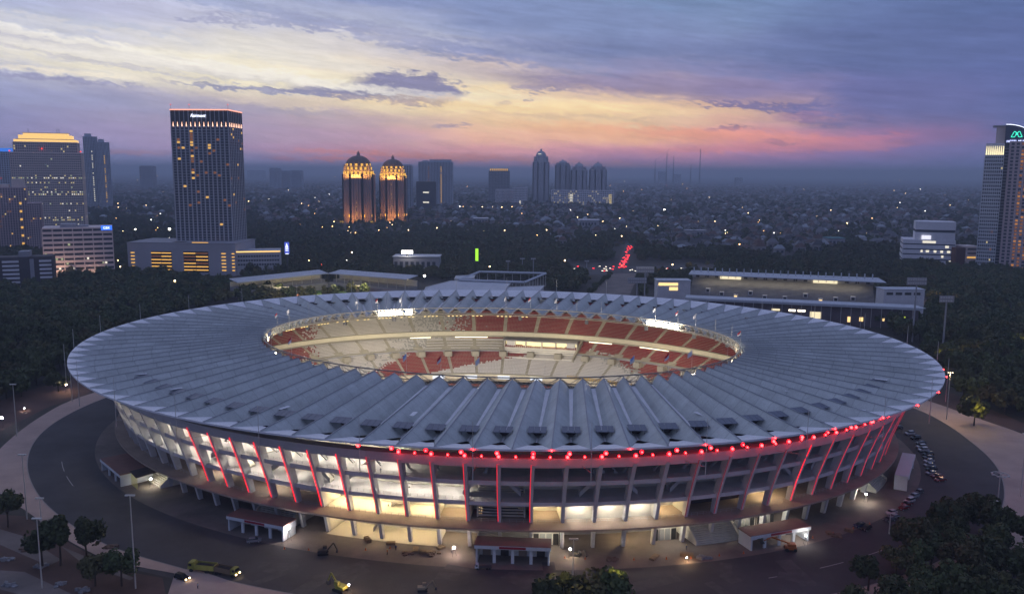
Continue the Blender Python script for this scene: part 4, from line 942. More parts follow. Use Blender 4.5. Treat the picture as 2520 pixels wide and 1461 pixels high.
# work lamps -------------------------------------------------------------------
def work(x,y,z,pw,col,label,gcol=None,r=.32):
    p=P(x,y,z); b=Vector((p.x,p.y,0)); o=empty('work_lamp',b,0,label=label,cat='work lamp')
    for i in range(3): a=2*PI*i/3; MB().use(mSteelD).tube((.8*math.cos(a),.8*math.sin(a),0),(0,0,z-.2),.05,n=4).build('tripod_leg',o)
    MB().use(glow('work_glow_%d'%(pw>0),gcol or (1,.95,1),90,'NONE')).sphere((0,0,z),r,8,5).build('lamp',o)
    if pw: point_lamp('work_light',p+Vector((0,0,-.1)),pw,col,.35)
work(710,1297,4.2,3500,(1,.88,.75),'white work lamp at the right corner of the rust roofed gate pavilion'); work(1117,1345,2.6,2600,(1,.72,.55),'violet white work lamp beside the timber heap in front of the stadium')
work(1403,1349,3.0,2600,(1,.75,.42),'white work lamp between the middle gate and the kiosk'); work(371,1177,3.,2200,(1,.9,.5),'white work lamp at the yellow fence of the left gate')
work(2131,1214,3.,2600,(1,.9,.7),'warm work lamp under the right end of the terrace',r=.28); work(1690,1370,1.4,500,(1,.6,.25),'low work lamp at the corner of the dark ground floor bays',r=.1)
work(163,945,4,4200,(1,.62,.3),'bright white lamp behind the trees left of the roof'); work(141,943,4,0,(1,.7,.4),'smaller white lamp left of the bright one behind the roof'); work(4,1027,5,800,(.7,.7,1),'violet lamp at the left edge of the picture',(.35,.3,1),.5)
work(60,1003,1.5,300,(1,.6,.3),'small warm lamp among the trees at the left edge',(1,.7,.3),.18); work(1983,1316,3.,700,(1,.9,.8),'lamp inside the right end of the lit gate pavilion',r=.2)
work(858,1437,2.5,500,(1,.55,.2),'warm lamp on the yellow excavator',(1,.6,.2),.22)
# distant floodlight masts and sports buildings behind the stadium ------------
mMast=mat('mast_concrete',(.34,.34,.36),.8)
def mast(x,yb,yt,dist,w,hh,label,rows=2):
    p=PD(x,yb,dist); h=PD(x,yt,dist).z; o=empty('floodlight_mast',(p.x,dist,0),0,label=label,cat='floodlight mast',group='floodlight masts behind the stadium')
    MB().use(mMast).tube((0,0,0),(0,0,h),.6,.45,n=6).build('shaft',o)
    hd=MB().use(mMast).box(-w/2,w/2,-.4,.4,h-hh,h).build('lamp_frame',o)
    for i in range(int(w/1.6)):
        for j in range(rows): inst('lamp',_ml if '_ml' in globals() else (globals().__setitem__('_ml',MB().use(mLens).box(-.5,.5,-.2,.2,-.5,.5).mesh('lamp')) or _ml),hd,(-w/2+.8+i*1.6,-.6,h-hh*(j+.5)/rows))
mast(1586,725,655,600,13,4.5,'grey floodlight mast between the forecourt and the right grandstand, upper board'); mast(1567,725,682,575,13,4,'lower floodlight board left of the grandstand')
mast(2248,800,682,560,13,5,'floodlight mast in front of the trees right of the grandstand'); mast(2322,830,727,520,9,4,'shorter floodlight mast at the lit trees right of the grandstand')
for i,(x,d_) in enumerate(((1250,900),(1285,905),(1443,930),(1312,840))): mast(x,700,640-(i%2)*6,d_,5,1.4,'slim mast in the dark trees behind the flat roofs, %s'%['leftmost','second','rightmost','in the pool yard'][i],1)
mRoofB=mat('pale_roof',(.50,.53,.57),.6,var=.1,vs=.1); mYW=glow('warm_window_glow',(1,.68,.28),1.5); mYW2=glow('cream_window_glow',(1,.86,.55),1.1); mSeat=mat('seating_grey',(.30,.29,.28),.85,var=.15,vs=.2)
# right grandstand with spiked roof
a=PD(1705,672,735); b=PD(2150,690,690); d=b-a; w=d.length; rz=math.atan2(d.y,d.x)
o=empty('grandstand',(a.x,a.y,0),rz,label='long open grandstand with spiked pale canopy behind the right of the stadium',cat='grandstand')
zt=hts(a,1705,668)
mb=MB().use(mRoofB).hexa([(-2,-16,zt-.8),(w+8,-16,zt-.8),(w+4,8,zt),(-2,8,zt)],[(-2,-16,zt-.2),(w+8,-16,zt-.2),(w+4,8,zt+.6),(-2,8,zt+.6)]).build('canopy',o)
for i in range(25): 
    x=1+i*(w-2)/24; MB().use(mRoofB).box(x-.4,x+.4,-1,1.2,zt+.3,zt+4.2).build('roof_spike',o)
    MB().use(mSteel).box(x-.2,x+.2,-12,-11.5,zt-3,zt-.8).build('canopy_post',o)
mb=MB().use(mSeat); nr=20
for i in range(nr): mb.box(0,w,-24+i*1.35,-24+(i+1)*1.35+.02,4,5+i*(zt-9)/nr)
mb.build('seat_tiers',o)
MB().use(mConc).box(0,w,3.2,4,0,zt-.9).build('rear_wall',o)
for x0,x1 in ((.16,.28),(.68,.81)): MB().use(mYW2).box(w*x0,w*x1,-.8,-.4,zt-5,zt-2.2).build('lit_window',o)
for i in range(18): 
    x=w*(.03+.94*i/17); 
    if .15<x/w<.29 or .67<x/w<.82: continue
    MB().use(mDoor).box(x-1.5,x+1.5,-1.,-.6,zt-4.2,zt-2.4).build('window',o)
for i,(x,z,l) in enumerate(((.10,12,0),(.18,10,0),(.26,8.5,1),(.34,11.6,0),(.42,9,0),(.53,9,0),(.64,11.6,0),(.72,8.5,1),(.80,10,0),(.89,11,0))):
    y=-24+(z-5)/(zt-9)*27; MB().use(mConc).box(w*x-1.8,w*x+1.8,y-2,y+2,z-1,z+2.4).build('vomitory',o); MB().use(mYW if l else mDoor).box(w*x-1.2,w*x+1.2,y-2.1,y-2.,z-.5,z+1.8).build('opening',o)
MB().use(mat('maroon_wall',(.10,.02,.03),.8)).box(-14,w+2,-27,-24.5,1,6.2).build('front_wall',o)
area_lamp('canopy_light',(w*.5,-8,zt-1.6),(w*.5,-8,0),w*.9,3,5500,(1,.88,.66),170,o)
# lower pale roof in front of the grandstand
a=PD(1688,730,655); b=PD(2266,757,610); d=b-a; w=d.length; rz=math.atan2(d.y,d.x); z0=hts(a,1688,727)
o=empty('hall_building',(a.x,a.y,0),rz,label='long low hall with pale roof band and lit windows before the grandstand',cat='hall')
MB().use(mRoofB).hexa([(0,-7,z0-.9),(w+2,-7,z0-.9),(w-3,4,z0-.3),(0,4,z0-.3)],[(0,-7,z0-.4),(w+2,-7,z0-.4),(w-3,4,z0+.3),(0,4,z0+.3)]).build('roof',o)
MB().use(mRoofB).box(0,w,-7.2,-7.0,z0-2.2,z0-.4).build('roof_fascia',o)
MB().use(mat('hall_wall',(.16,.13,.14),.8,var=.2,vs=.1)).box(1,w-2,-4,4,0,z0-.95).build('wall',o)
for i in range(int(w/7)): MB().use(mSteel).box(2+i*7,2.3+i*7,-6.4,-6.0,0,z0-.9).build('roof_post',o)
for x,ww,z1,z2,M in ((.40,6,9,10.5,mYW2),(.47,5,9,10.5,glow('hall_window_bright',(1,.9,.7),3)),(.51,5.5,9,10.5,glow('hall_window_bright',(1,.9,.7),3)),(.57,8,4.5,9.5,mYW2),(.71,2.2,3,7,mYW),(.76,2.6,4,7,mYW),(.85,1.4,5,7,mYW),(.93,2.4,8,9,glow('green_yellow_lamp',(.6,.8,.05),1.2))): MB().use(M).box(w*x-ww/2,w*x+ww/2,-4.2,-4.05,z1,z2).build('lit_window',o)
for s,(xa,ya,xb,yb,dd,lab) in enumerate(((1618,690,1700,690,700,'low wing with two yellow lit window bands left of the grandstand'),(2176,712,2275,722,640,'low white annex right of the grandstand'))):
    a=PD(xa,ya,dd); b=PD(xb,yb,dd); w=(b-a).length; z=a.z; o=empty('annex_building',(a.x,a.y,0),0,label=lab,cat='annex')
    MB().use(mRoofB).box(-.5,w+.5,-.5,14.5,z,z+.5).build('roof',o); MB().use(mConc).box(0,w,0,14,0,z-.02).build('wall',o)
    if s==0: MB().use(mYW).box(1,w*.62,-.12,-.04,z-4,z-1.6).build('lit_window',o); MB().use(mYW).box(w*.36,w*.62,-.12,-.04,z-8,z-5.2).build('lit_window',o)
    else: 
        for i in range(4): MB().use(mDoor).box(2+i*7,7+i*7,-.12,-.04,z-4,z-2).build('window',o)
# left ball park: boomerang canopy with a lit stand
def seg(x0,y0,x1,y1,d0,d1,o,dep,name):
    a=PD(x0,y0,d0); b=PD(x1,y1,d1); dd=(b-a); dd.z=0; n_=Vector((dd.y,-dd.x,0)).normalized(); T_=[a,b,b-n_*dep+Vector((0,0,2.0)),a-n_*dep+Vector((0,0,2.0))]
    T_=[v-o.location for v in T_]
    MB().use(mRoofB).hexa([v-Vector((0,0,.8)) for v in T_],T_).build(name,o); return a,b,n_
o=empty('ballpark_stand',(P(800,690).x,760,0),0,label='boomerang shaped stand with pale canopy and lit seats behind the stadium',cat='stadium stand')
s1=seg(585,694,808,671,735,800,o,16,'canopy'); s2=seg(808,671,1000,686,800,745,o,16,'canopy')
for (a,b,n_),nm in ((s1,0),(s2,1)):
    for (w0,w1,zz0,zz1,M,name) in ((-4,6,0,6.5,mSeat,'seat_tier'),(6,15,0,9,mSeat,'seat_tier'),(14.5,15,9,a.z-1,mCream,'back_wall')):
        q=[a-n_*w0,b-n_*w0,b-n_*w1,a-n_*w1]; q=[Vector((v.x,v.y,0))-o.location for v in q]
        MB().use(M).hexa([v+Vector((0,0,zz0)) for v in q],[v+Vector((0,0,zz1)) for v in q]).build(name,o)
    for i in range(9):
        p=lerp(a,b,(i+.5)/9)-n_*5; p.z=0; p-=o.location; MB().use(mSteel).tube(p,p+Vector((0,0,lerp(a,b,(i+.5)/9).z-.6)),.3,n=5).build('post',o)
    L_=(b-a).length
    for i in range(7):
        p=lerp(a,b,(i+.5)/7)-n_*9; p.z-=1.6; p-=o.location
        if (nm==0 and i<3): continue
        MB().use(glow('stand_lamp_glow',(1,.8,.4),9,'NONE')).box(-.8,.8,-.3,.3,-.2,.2).build('lamp',o,loc=p)
area_lamp('stand_light',PD(760,686,760)+Vector((0,0,-2)),(P(800,700).x,752,2),60,4,14000,(1,.85,.45),170); area_lamp('stand_light',PD(905,686,752)+Vector((0,0,-2)),(P(905,700).x,745,2),60,4,14000,(1,.85,.45),170)
sheet([(612,712),(700,706),(800,698),(900,702),(985,712),(1000,735),(600,735)],.3,mat('infield_clay',(.30,.10,.05),.9,var=.2,vs=.05),'infield'); sheet([(745,712),(800,706),(850,711),(860,724),(740,724)],.34,mat('field_grass',(.10,.18,.03),.9,var=.2,vs=.05),'field')
area_lamp('field_light',(P(800,715).x,690,26),(P(800,715).x,700,0),30,10,9000,(1,.85,.6),170)
# swimming hall: flat pale roofs and open frame
for i,(pts,z,lab) in enumerate((([(1048,706),(1110,690),(1190,688),(1258,694),(1240,716),(1040,722)],12,'large pale flat roof directly behind the far rim of the stadium, left part'),([(1250,706),(1340,702),(1322,722),(1235,722)],11,'pale flat roof right of the large one behind the far rim'),([(1122,678),(1170,676),(1165,684),(1118,686)],13,'small pale roof at the corner of the open pool frame'))):
    q=[P(x,y,z) for x,y in pts]; c=sum(q,Vector())/len(q); o=empty('swimming_hall',(c.x,c.y,0),0,label=lab,cat='hall')
    MB().use(mRoofB).prism([(v.x-c.x,v.y-c.y) for v in q][::-1],z-.6,z).build('roof',o); MB().use(mConc).prism([((v.x-c.x)*.96,(v.y-c.y)*.96) for v in q][::-1],0,z-.62).build('wall',o)
    for j in range(len(q)):
        e0,e1=q[j],q[(j+1)%len(q)]; MB().use(mSteel).tube(e0-Vector((c.x,c.y,-.2)),e1-Vector((c.x,c.y,-.2)),.25,n=4).build('roof_rim',o)
q=[P(x,y,13) for x,y in ((1180,668),(1343,672),(1290,694),(1130,688))]; c=sum(q,Vector())/4; o=empty('pool_frame',(c.x,c.y,0),0,label='white rectangular frame around the dark open pool yard behind the stadium',cat='pool building')
for j in range(4):
    e0,e1=q[j]-Vector((c.x,c.y,0)),q[(j+1)%4]-Vector((c.x,c.y,0)); MB().use(mRoofB).tube(e0,e1,1.3,n=4).build('frame_beam',o)
    for i in range(8): p=lerp(e0,e1,i/8); MB().use(mSteel).tube((p.x,p.y,0),p,.25,n=4).build('frame_post',o)
# plaza road going away towards the red traffic
sheet([(1445,735),(1500,672),(1560,672),(1590,672),(1560,700),(1545,735)],.05,mApron,'plaza'); sheet([(1380,658),(1760,650),(1760,672),(1380,676)],.03,mAsph,'cross_road'); sheet([(1515,662),(1543,662),(1556,600),(1549,594),(1540,600)],.04,mAsph,'avenue')

# patches, tyre marks, drains on the asphalt and rubble on the site
mPatch=mat('asphalt_patch',(.085,.078,.078),.9,var=.3,vs=.3); mTyreM=mat('tyre_mark',(.028,.027,.03),.8)
for i in range(26):
    x,y=rnd.uniform(480,2050),rnd.uniform(1390,1455); p=P(x,y); a=rnd.uniform(0,3.1); w_,l_=rnd.uniform(.8,2.6),rnd.uniform(2,9); c_,s__=math.cos(a),math.sin(a)
    MB().use(mPatch).face([(p.x+c_*u*l_-s__*v*w_,p.y+s__*u*l_+c_*v*w_,.016+i*.0004) for u,v in ((-1,-1),(1,-1),(1,1),(-1,1))]).build('asphalt_patch',kind='structure')
for i in range(0):
    x,y=rnd.uniform(560,2000),rnd.uniform(1395,1445); p=P(x,y); r_=rnd.uniform(60,120); a0=rnd.uniform(0,6.28); da=rnd.uniform(12,34)/r_
    for o_ in (0,1.8):
        mb=MB().use(mTyreM); mb.loft([[(p.x+(r_+o_+t_)*math.cos(a0+da*j/12)-r_*math.cos(a0),p.y+(r_+o_+t_)*math.sin(a0+da*j/12)-r_*math.sin(a0),.03+i*.0006) for j in range(13)] for t_ in (0,.28)],False); mb.build('tyre_mark',kind='structure')
mRub=mat('rubble_pale',(.24,.24,.25),.9,var=.4,vs=.8); mRub2=mat('rubble_brown',(.16,.11,.08),.95,var=.4,vs=.8)
for x,y,l,M in ((12,1378,'white sacks heaped at the left edge of the building site',mRub),(103,1392,'pale sack heap beside the dark trees of the site',mRub),(22,1440,'pale rubble in the lower left corner',mRub),(150,1436,'small pale heap beside the site path',mRub),(205,1452,'white heap at the bottom edge left of the lamp post',mRub),(60,1352,'brown soil heap on the building site',mRub2),(270,1345,'brown soil heap beside the pavement edge',mRub2),(1065,1362,'brown heap in the lamp lit patch before the stadium',mRub2),(1000,1362,'dark soil heap left of the lamp lit patch',mRub2),(2060,1318,'brown heap right of the lit gate pavilion',mRub2),(1735,1372,'pale sacks left of the lit gate pavilion',mRub),(1505,1376,'small brown heap before the ground floor columns',mRub2)):
    p=P(x,y); mb=MB().use(M)
    for j in range(14):
        a=rnd.uniform(0,6.28); r_=rnd.uniform(0,1.7)*rnd.random()**.3; h_=rnd.uniform(.2,.55); T_=Matrix.Translation((r_*math.cos(a)*1.4,r_*math.sin(a),h_*.35))@Matrix.Rotation(rnd.uniform(0,3),4,'Z')@Matrix.Rotation(rnd.uniform(-.4,.4),4,'X'); mb.box(-rnd.uniform(.35,.8),rnd.uniform(.35,.8),-.4,.4,-h_*.6,h_,T_)
    o=mb.build('rubble_heap',None,loc=p+Vector((0,0,.02)),label=l,kind='stuff')
for i in range(16):
    x=[700,760,830,900,960,1390,1440,1560,1640,1700,1770,1830,2000,2050,2100,2140][i]; y=[1349,1352,1356,1352,1348,1371,1374,1376,1374,1372,1366,1360,1322,1312,1300,1288][i]
    o=empty('traffic_cone',P(x,y)+Vector((0,0,.02)),0,label='small orange traffic cone on the apron before the stadium',cat='traffic cone',group='traffic cones along the apron'); MB().use(mat('cone_orange',(.6,.15,.03),.6)).tube((0,0,0.04),(0,0,.8),.22,.04,n=8).build('cone_body',o); MB().use(mat('cone_orange',(.6,.15,.03),.6)).box(-.28,.28,-.28,.28,0,.04).build('cone_base',o)
# ---------------------------------------------------------------- buildings
class Bld:
    def __init__(s,name,label,xl,xr,yt,d,dep,yaw=0,cat='building',group=None,sidew=0):
        a=PD(xl,yt,d); b=PD(xr,yt,d); _al=math.atan2((a.x+b.x)/2,d); s.w=(b.x-a.x)*(math.cos(_al)/math.cos(_al+yaw) if yaw else 1); s.h=(a.z+b.z)/2; s.dep=dep; s.np=0
        s.o=empty(name,((a.x+b.x)/2,d,0),yaw,label=label,cat=cat,group=group)
    def box(s,x0,x1,y0,y1,z0,z1,M,name='block',par=None): return MB().use(M).box(x0,x1,y0,y1,z0,z1).build(name,par or s.o)
    def wall(s,x0,x1,y0,y1,z0,z1,wallM,glassM,fx,fy,nz,pier=.35,bandh=.35,proud=.35,litM=None,lit=.1,only=None,dark=True,faces=('f','l','r'),core=True,pierparts=True,maxw=290,litfn=None,name='core'):
        """glass core with proud piers and floor bands; lit rooms are panes of their own"""
        if core: s.box(x0,x1,y0,y1,z0,z1,glassM,'glass_core'); s.box(x0-.1,x1+.1,y0-.1,y1+.1,z1,z1+1.0,wallM,'parapet')
        for f in faces:
            if f=='f': org=Vector((x0,y0,0)); u=Vector((1,0,0)); n_=Vector((0,-1,0)); W=x1-x0; nx=fx
            elif f=='l': org=Vector((x0,y1,0)); u=Vector((0,-1,0)); n_=Vector((-1,0,0)); W=y1-y0; nx=fy
            else: org=Vector((x1,y0,0)); u=Vector((0,1,0)); n_=Vector((1,0,0)); W=y1-y0; nx=fy
            cw=W/nx; ch=(z1-z0)/nz; T=Matrix(((u.x,-n_.x,0,org.x),(u.y,-n_.y,0,org.y),(0,0,1,0),(0,0,0,1)))
            pw=cw*pier; bh=ch*bandh
            if pierparts:
                pm=MB().use(wallM).box(-pw/2,pw/2,-proud,0,z0,z1,T.to_3x3().to_4x4()).mesh('pier'); bm=MB().use(wallM).box(0,W,-proud*.8,0,-bh/2,bh/2,T.to_3x3().to_4x4()).mesh('floor_band')
                for i in range(nx+1): inst('pier',pm,s.o,org+u*(cw*i))
                for j in range(nz+1): inst('floor_band',bm,s.o,org+Vector((0,0,z0+ch*j)))
            else:
                mb=MB().use(wallM)
                for i in range(nx+1): mb.box(cw*i-pw/2,cw*i+pw/2,-proud,0,z0,z1,T)
                for j in range(nz+1): mb.box(0,W,-proud*.8,0,z0+ch*j-bh/2,z0+ch*j+bh/2,T)
                mb.build('facade_grid',s.o)
            if litM:
                ww,wh=cw-pw,ch-bh; mesh=[MB().use(M).box(-ww*.46,ww*.46,-.12,.0,-wh*.44,wh*.44,T.to_3x3().to_4x4()).mesh('window') for M in litM]
                dk=MB().use(glassM).box(-ww*.46,ww*.46,-.1,.0,-wh*.44,wh*.44,T.to_3x3().to_4x4()).mesh('window')
                rest=MB().use(glassM); nr=0
                cells=[(i,j) for j in range(nz) for i in range(nx)]
                for i,j in cells:
                    p=org+u*(cw*(i+.5))+Vector((0,0,z0+ch*(j+.5))); pr_=litfn(f,i/nx,j/nz,rnd) if litfn else lit
                    if rnd.random()<pr_ and s.np<maxw: inst('window',rnd.choice(mesh),s.o,p); s.np+=1
                    elif dark and s.np<maxw*.0+dark*1. : inst('window',dk,s.o,p); s.np+=1
        return s
G1=glow('room_amber',(1,.55,.12),.85); G2=glow('room_dim_amber',(1,.36,.10),.2); G3=glow('room_yellow',(1,.78,.32),.65); G4=glow('room_white',(1,.93,.75),1.0); G5=glow('room_green_white',(.9,1,.55),.4)
mGl=mat('tower_glass',(.06,.07,.095),.2,spec=.6); mGl2=mat('tower_glass_blue',(.05,.065,.09),.25,spec=.6)
mTw=mat('tower_frame_grey',(.48,.48,.50),.7,var=.08,vs=.05); mBei=mat('office_stone_beige',(.72,.60,.54),.8,var=.08,vs=.05); mWhb=mat('white_facade',(.76,.75,.78),.75,var=.08,vs=.05); mPk=mat('pale_facade',(.74,.62,.58),.75,var=.06,vs=.05)
mGreyb=mat('grey_facade',(.34,.34,.37),.8,var=.1,vs=.05); mBlub=mat('bluegrey_facade',(.50,.54,.60),.8,var=.1,vs=.05)
def text(s,parent,loc,size,M,rz=0,name='sign_lettering',ext=.15,shear=0,sx=1):
    cu=bpy.data.curves.new(name,'FONT'); cu.body=s; cu.size=size; cu.extrude=ext; cu.align_x='CENTER'; cu.shear=shear; cu.materials.append(M)
    o=bpy.data.objects.new(name,cu); COL.objects.link(o); dg=bpy.context.evaluated_depsgraph_get(); me=bpy.data.meshes.new_from_object(o.evaluated_get(dg)); bpy.data.objects.remove(o)
    o=bpy.data.objects.new(name,me); link(o,parent); o.location=loc; o.rotation_euler=(PI/2,0,rz); o.scale=(sx,1,1); return o
# the dark hotel tower
b=Bld('hotel_tower','tall dark grid fronted tower with pink rooftop line and white script sign',419,560,268,930,34,R(-2),'tower'); h=b.h; w=b.w/2
zc=h-19
def lf(f,u,v,r): 
    if f=='l': return 0
    if v>.58: return (.09+.5*(.30<u<.37)) if f=='f' else .05
    if .36<v<.44 and .2<u<.9: return .04
    return .02
b.wall(-w,w,0,42,22,zc,mTw,mGl,13,8,46,.26,.16,.5,[G1,G1,G2,G2,G2],.1,litfn=lf,faces=('f','r','l'))
b.box(-w,w,0,42,zc+1,h-1.2,mat('crown_dark',(.07,.07,.075),.7),'crown')
for i in range(14): b.box(-w+i*2*w/13-.35,-w+i*2*w/13+.35,-.55,0,zc,h-1.2,mTw,'crown_fin')
for i in range(9): b.box(w,w+.5,i*42/8-.35,i*42/8+.35,zc,h-1.2,mTw,'crown_fin')
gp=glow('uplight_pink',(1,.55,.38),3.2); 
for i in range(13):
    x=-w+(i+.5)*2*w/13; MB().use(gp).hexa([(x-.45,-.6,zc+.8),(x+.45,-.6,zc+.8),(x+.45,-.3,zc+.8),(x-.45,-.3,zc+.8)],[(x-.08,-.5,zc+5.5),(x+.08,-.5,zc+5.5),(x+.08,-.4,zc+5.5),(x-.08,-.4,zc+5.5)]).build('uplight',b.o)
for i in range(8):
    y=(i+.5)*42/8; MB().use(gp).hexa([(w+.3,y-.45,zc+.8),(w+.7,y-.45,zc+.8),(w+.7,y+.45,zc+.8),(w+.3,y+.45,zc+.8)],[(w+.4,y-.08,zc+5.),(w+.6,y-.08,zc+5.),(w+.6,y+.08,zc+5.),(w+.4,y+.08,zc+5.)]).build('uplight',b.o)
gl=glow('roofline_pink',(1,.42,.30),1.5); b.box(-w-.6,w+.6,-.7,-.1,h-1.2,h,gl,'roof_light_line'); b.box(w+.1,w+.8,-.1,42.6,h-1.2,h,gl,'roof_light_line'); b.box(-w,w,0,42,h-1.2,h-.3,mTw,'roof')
text('Fairmont',b.o,(-w*.04,-1.2,h-8.5),4.7,glow('sign_white_blue',(.75,.8,1),3),shear=.35,sx=.95)
for x in (-w,-w*.35,w): MB().use(mSteel).tube((x,1,h),(x,1,h+4.5),.25,n=4).build('mast',b.o); b.box(x-.4,x+.4,.6,1.4,h+4.4,h+5.2,glow('aviation_red',(1,.05,.03),2),'aviation_lamp')
b.box(w*.6,w*.9,-.8,-.2,22,zc,mGreyb,'corner_pilaster') if False else None
# podium of the hotel
b=Bld('hotel_podium','pale windowless podium with two stacks of amber light slots below the dark tower',312,578,598,900,60,R(-3),'podium'); h=b.h; w=b.w/2
b.box(-w,w,0,60,0,h,mat('podium_stone',(.42,.41,.44),.8,var=.06,vs=.05),'wall'); b.box(-w-.4,w+.4,-.4,60.4,h,h+.7,mGreyb,'parapet')
ga=glow('slot_amber',(1,.52,.10),1.15)
for x0,x1 in ((.22,.41),(.52,.75)):
    for j in range(6): 
        for hh in (0,1): xx=lerp(x0,x1,hh*.5); b.box(-w+2*w*xx,-w+2*w*(xx+(x1-x0)*.48),-.25,.1,h-10-j*3.6-1.,h-10-j*3.6,ga if rnd.random()<.85 else G2,'light_slot')
    b.box(-w+2*w*x0,-w+2*w*x1,-.1,.1,h-31,h-8.6,mat('slot_dark',(.07,.045,.03),.8),'recess')
for x0,x1 in ((.03,.065),(.87,.91),(.965,.99)):
    for j in range(6): b.box(-w+2*w*x0,-w+2*w*x1,-.25,.1,h-10-j*3.6-1.,h-10-j*3.6,ga,'light_slot')
b.box(-w*.2,w*.02,5,14,h,h+.9,mat('slot_dark',(.07,.045,.03),.8),'roof_well'); b.box(w*.2,w*.5,.6,1,h+.7,h+1.4,ga,'roof_glow')
b=Bld('podium_wing','low dark wing with a slanting gold light strip right of the tower podium',580,690,618,905,40,R(14),'podium wing'); h=b.h; w=b.w/2
b.box(-w,w,0,40,0,h,mTw,'wall'); b.box(-w,w,-.5,-.05,h-.6,h+.5,glow('gold_strip',(1,.6,.18),1.8),'light_strip')
for i in range(16): 
    for j in range(3): b.box(-w+2+i*2*w/17,-w+4+i*2*w/17,-.12,.02,h-6-j*4.5,h-4-j*4.5,mGl,'window')
# beige office tower with golden crown
b=Bld('office_tower','broad beige office tower with stepped glowing golden crown at the left',25,200,376,1400,50,R(22),'tower'); h=b.h; w=b.w/2
def lf(f,u,v,r):
    row=int(v*34); k_=hsh(row,3.3); return (.5 if k_>.80 else (.10 if k_>.5 else .015))*(1 if v<.93 else .2)
b.wall(-w,w,0,50,0,h,mBei,mGl,34,10,36,.42,.40,.4,[G3,G5,G3,G4],.1,litfn=lf,faces=('f','r','l'),maxw=290)
h2=PD(100,350,1400).z; h3=PD(100,341,1400).z; h4=PD(100,330,1400).z; w2=w*.9
b.wall(-w2,w2,3,47,h+1,h2,mBei,mGl,30,9,4,.42,.3,.4,[G3],.06,faces=('f','r'))
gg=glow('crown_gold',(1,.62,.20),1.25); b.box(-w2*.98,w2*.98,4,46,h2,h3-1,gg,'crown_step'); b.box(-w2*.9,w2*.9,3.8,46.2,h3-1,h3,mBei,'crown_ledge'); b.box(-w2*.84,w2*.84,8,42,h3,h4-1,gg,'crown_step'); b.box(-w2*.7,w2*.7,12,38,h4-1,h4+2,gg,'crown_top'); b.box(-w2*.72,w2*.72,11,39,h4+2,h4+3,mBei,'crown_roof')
for x in (-.55,.35,.42): MB().use(mSteel).tube((w2*x,20,h4+3),(w2*x,20,h4+10),.4,n=4).build('antenna',b.o)
for x,z in ((-w,h+2),(w,h+2),(-w*.1,h+6)): b.box(x-1,x+1,-1.2,-.5,z,z+2,glow('aviation_red',(1,.05,.03),2),'aviation_lamp')
# blue topped block at the edge
b=Bld('apartment_block','dark residential block with blue lit roof at the far left edge',-60,37,372,1750,40,R(27),'block'); b.wall(-b.w/2,b.w/2,0,40,0,b.h,mBlub,mGl,16,6,34,.4,.4,.4,[G2,glow('room_red',(1,.1,.05),.7)],.02,faces=('f','r'),pierparts=False); b.box(-b.w/2,b.w/2,-.6,40,b.h,b.h+7,glow('roof_blue',(.05,.25,1),.9),'roof_light')
b=Bld('apartment_block','pinkish apartment tower with stepped top and warm stairwell lamps in front of the beige tower',-8,64,462,1150,30,R(26),'block'); w=b.w/2
b.wall(-w,w,0,30,0,b.h,mPk if False else mat('apartment_pink',(.48,.37,.38),.8,var=.1,vs=.05),mGl,11,5,26,.5,.35,.5,[G1,G2,G3],.05,faces=('f','r'),pierparts=False); zt=PD(30,440,1150).z; b.box(-w*.9,-w*.2,4,26,b.h+1,b.h+5,mBei,'stair_tower'); b.box(0,w*.85,4,26,b.h+1,zt,mBei,'stair_tower')
for i in range(8): b.box(w*.45,w*.62,-.7,-.5,b.h-22-i*11.,b.h-19-i*11.,G1,'window')
b=Bld('apartment_block','second pinkish apartment slab with flat roof beside the beige tower base',66,100,500,1120,30,R(26),'block'); b.wall(-b.w/2,b.w/2,0,30,0,b.h,mat('apartment_pink',(.33,.23,.24),.8),mGl,6,5,22,.5,.35,.5,[G1,G2],.05,faces=('f','r'),pierparts=False)
area_lamp('facade_floodlight',(P(200,662).x+30,862,2),(P(200,662).x+22,885,22),60,3,9000,(1,.62,.42),170)
# low striped blocks
b=Bld('office_block','wide low office with pale horizontal bands and blue lettered sign on the roof corner',104,277,562,880,30,R(25),'office'); h=b.h; w=b.w/2
b.box(-w,w,0,40,0,h,mGl,'glass_core'); b.box(-w-.1,w+.1,-.6,40.1,h-.2,h+1.2,mPk,'parapet')
for j in range(12): b.box(-w,w,-.6,0,h-2.8-j*5.0-2.4,h-2.8-j*5.0+.2,mPk,'floor_band')
for i in range(8): b.box(-w+i*2*w/7-.45,-w+i*2*w/7+.45,-.5,.1,0,h,mPk,'pier')
for j in range(11):
    for i in range(26):
        if hsh(i,j*1.7)>(.97 if j<5 else .80): b.box(-w+1+i*2*w/27,-w+3.1+i*2*w/27,-.12,.02,h-5-j*5.0-2.3,h-5-j*5.+1.9-2.,G4 if hsh(j,i)<.3 else G5,'window')
b.box(w*.68,w,-.9,-.62,h+.3-2.2,h+2.8,glow('sign_blue',(.03,.16,1),1.6),'sign_board'); text('GBK',b.o,(w*.84,-1.2,h-.7),3.4,glow('sign_white',(.9,.93,1),2.2))
b.box(-w*.5,-w*.05,8,30,h,h+4.5,mGreyb,'roof_plant'); b.box(-w*.02,w*.3,10,30,h,h+2.8,mGreyb,'roof_plant')
b=Bld('housing_block','dim striped apartment slab low at the left edge above the trees',-40,130,632,790,18,R(22),'block'); h=b.h; w=b.w/2
b.box(-w,w,0,22,0,h,mat('block_dark',(.08,.07,.075),.8),'core')
for j in range(9):
    for x0,x1 in ((.26,.50),(.80,.98)): b.box(-w+2*w*x0,-w+2*w*x1,-1.4,0,h-5-j*3.9,h-3.2-j*3.9,mWhb,'balcony')
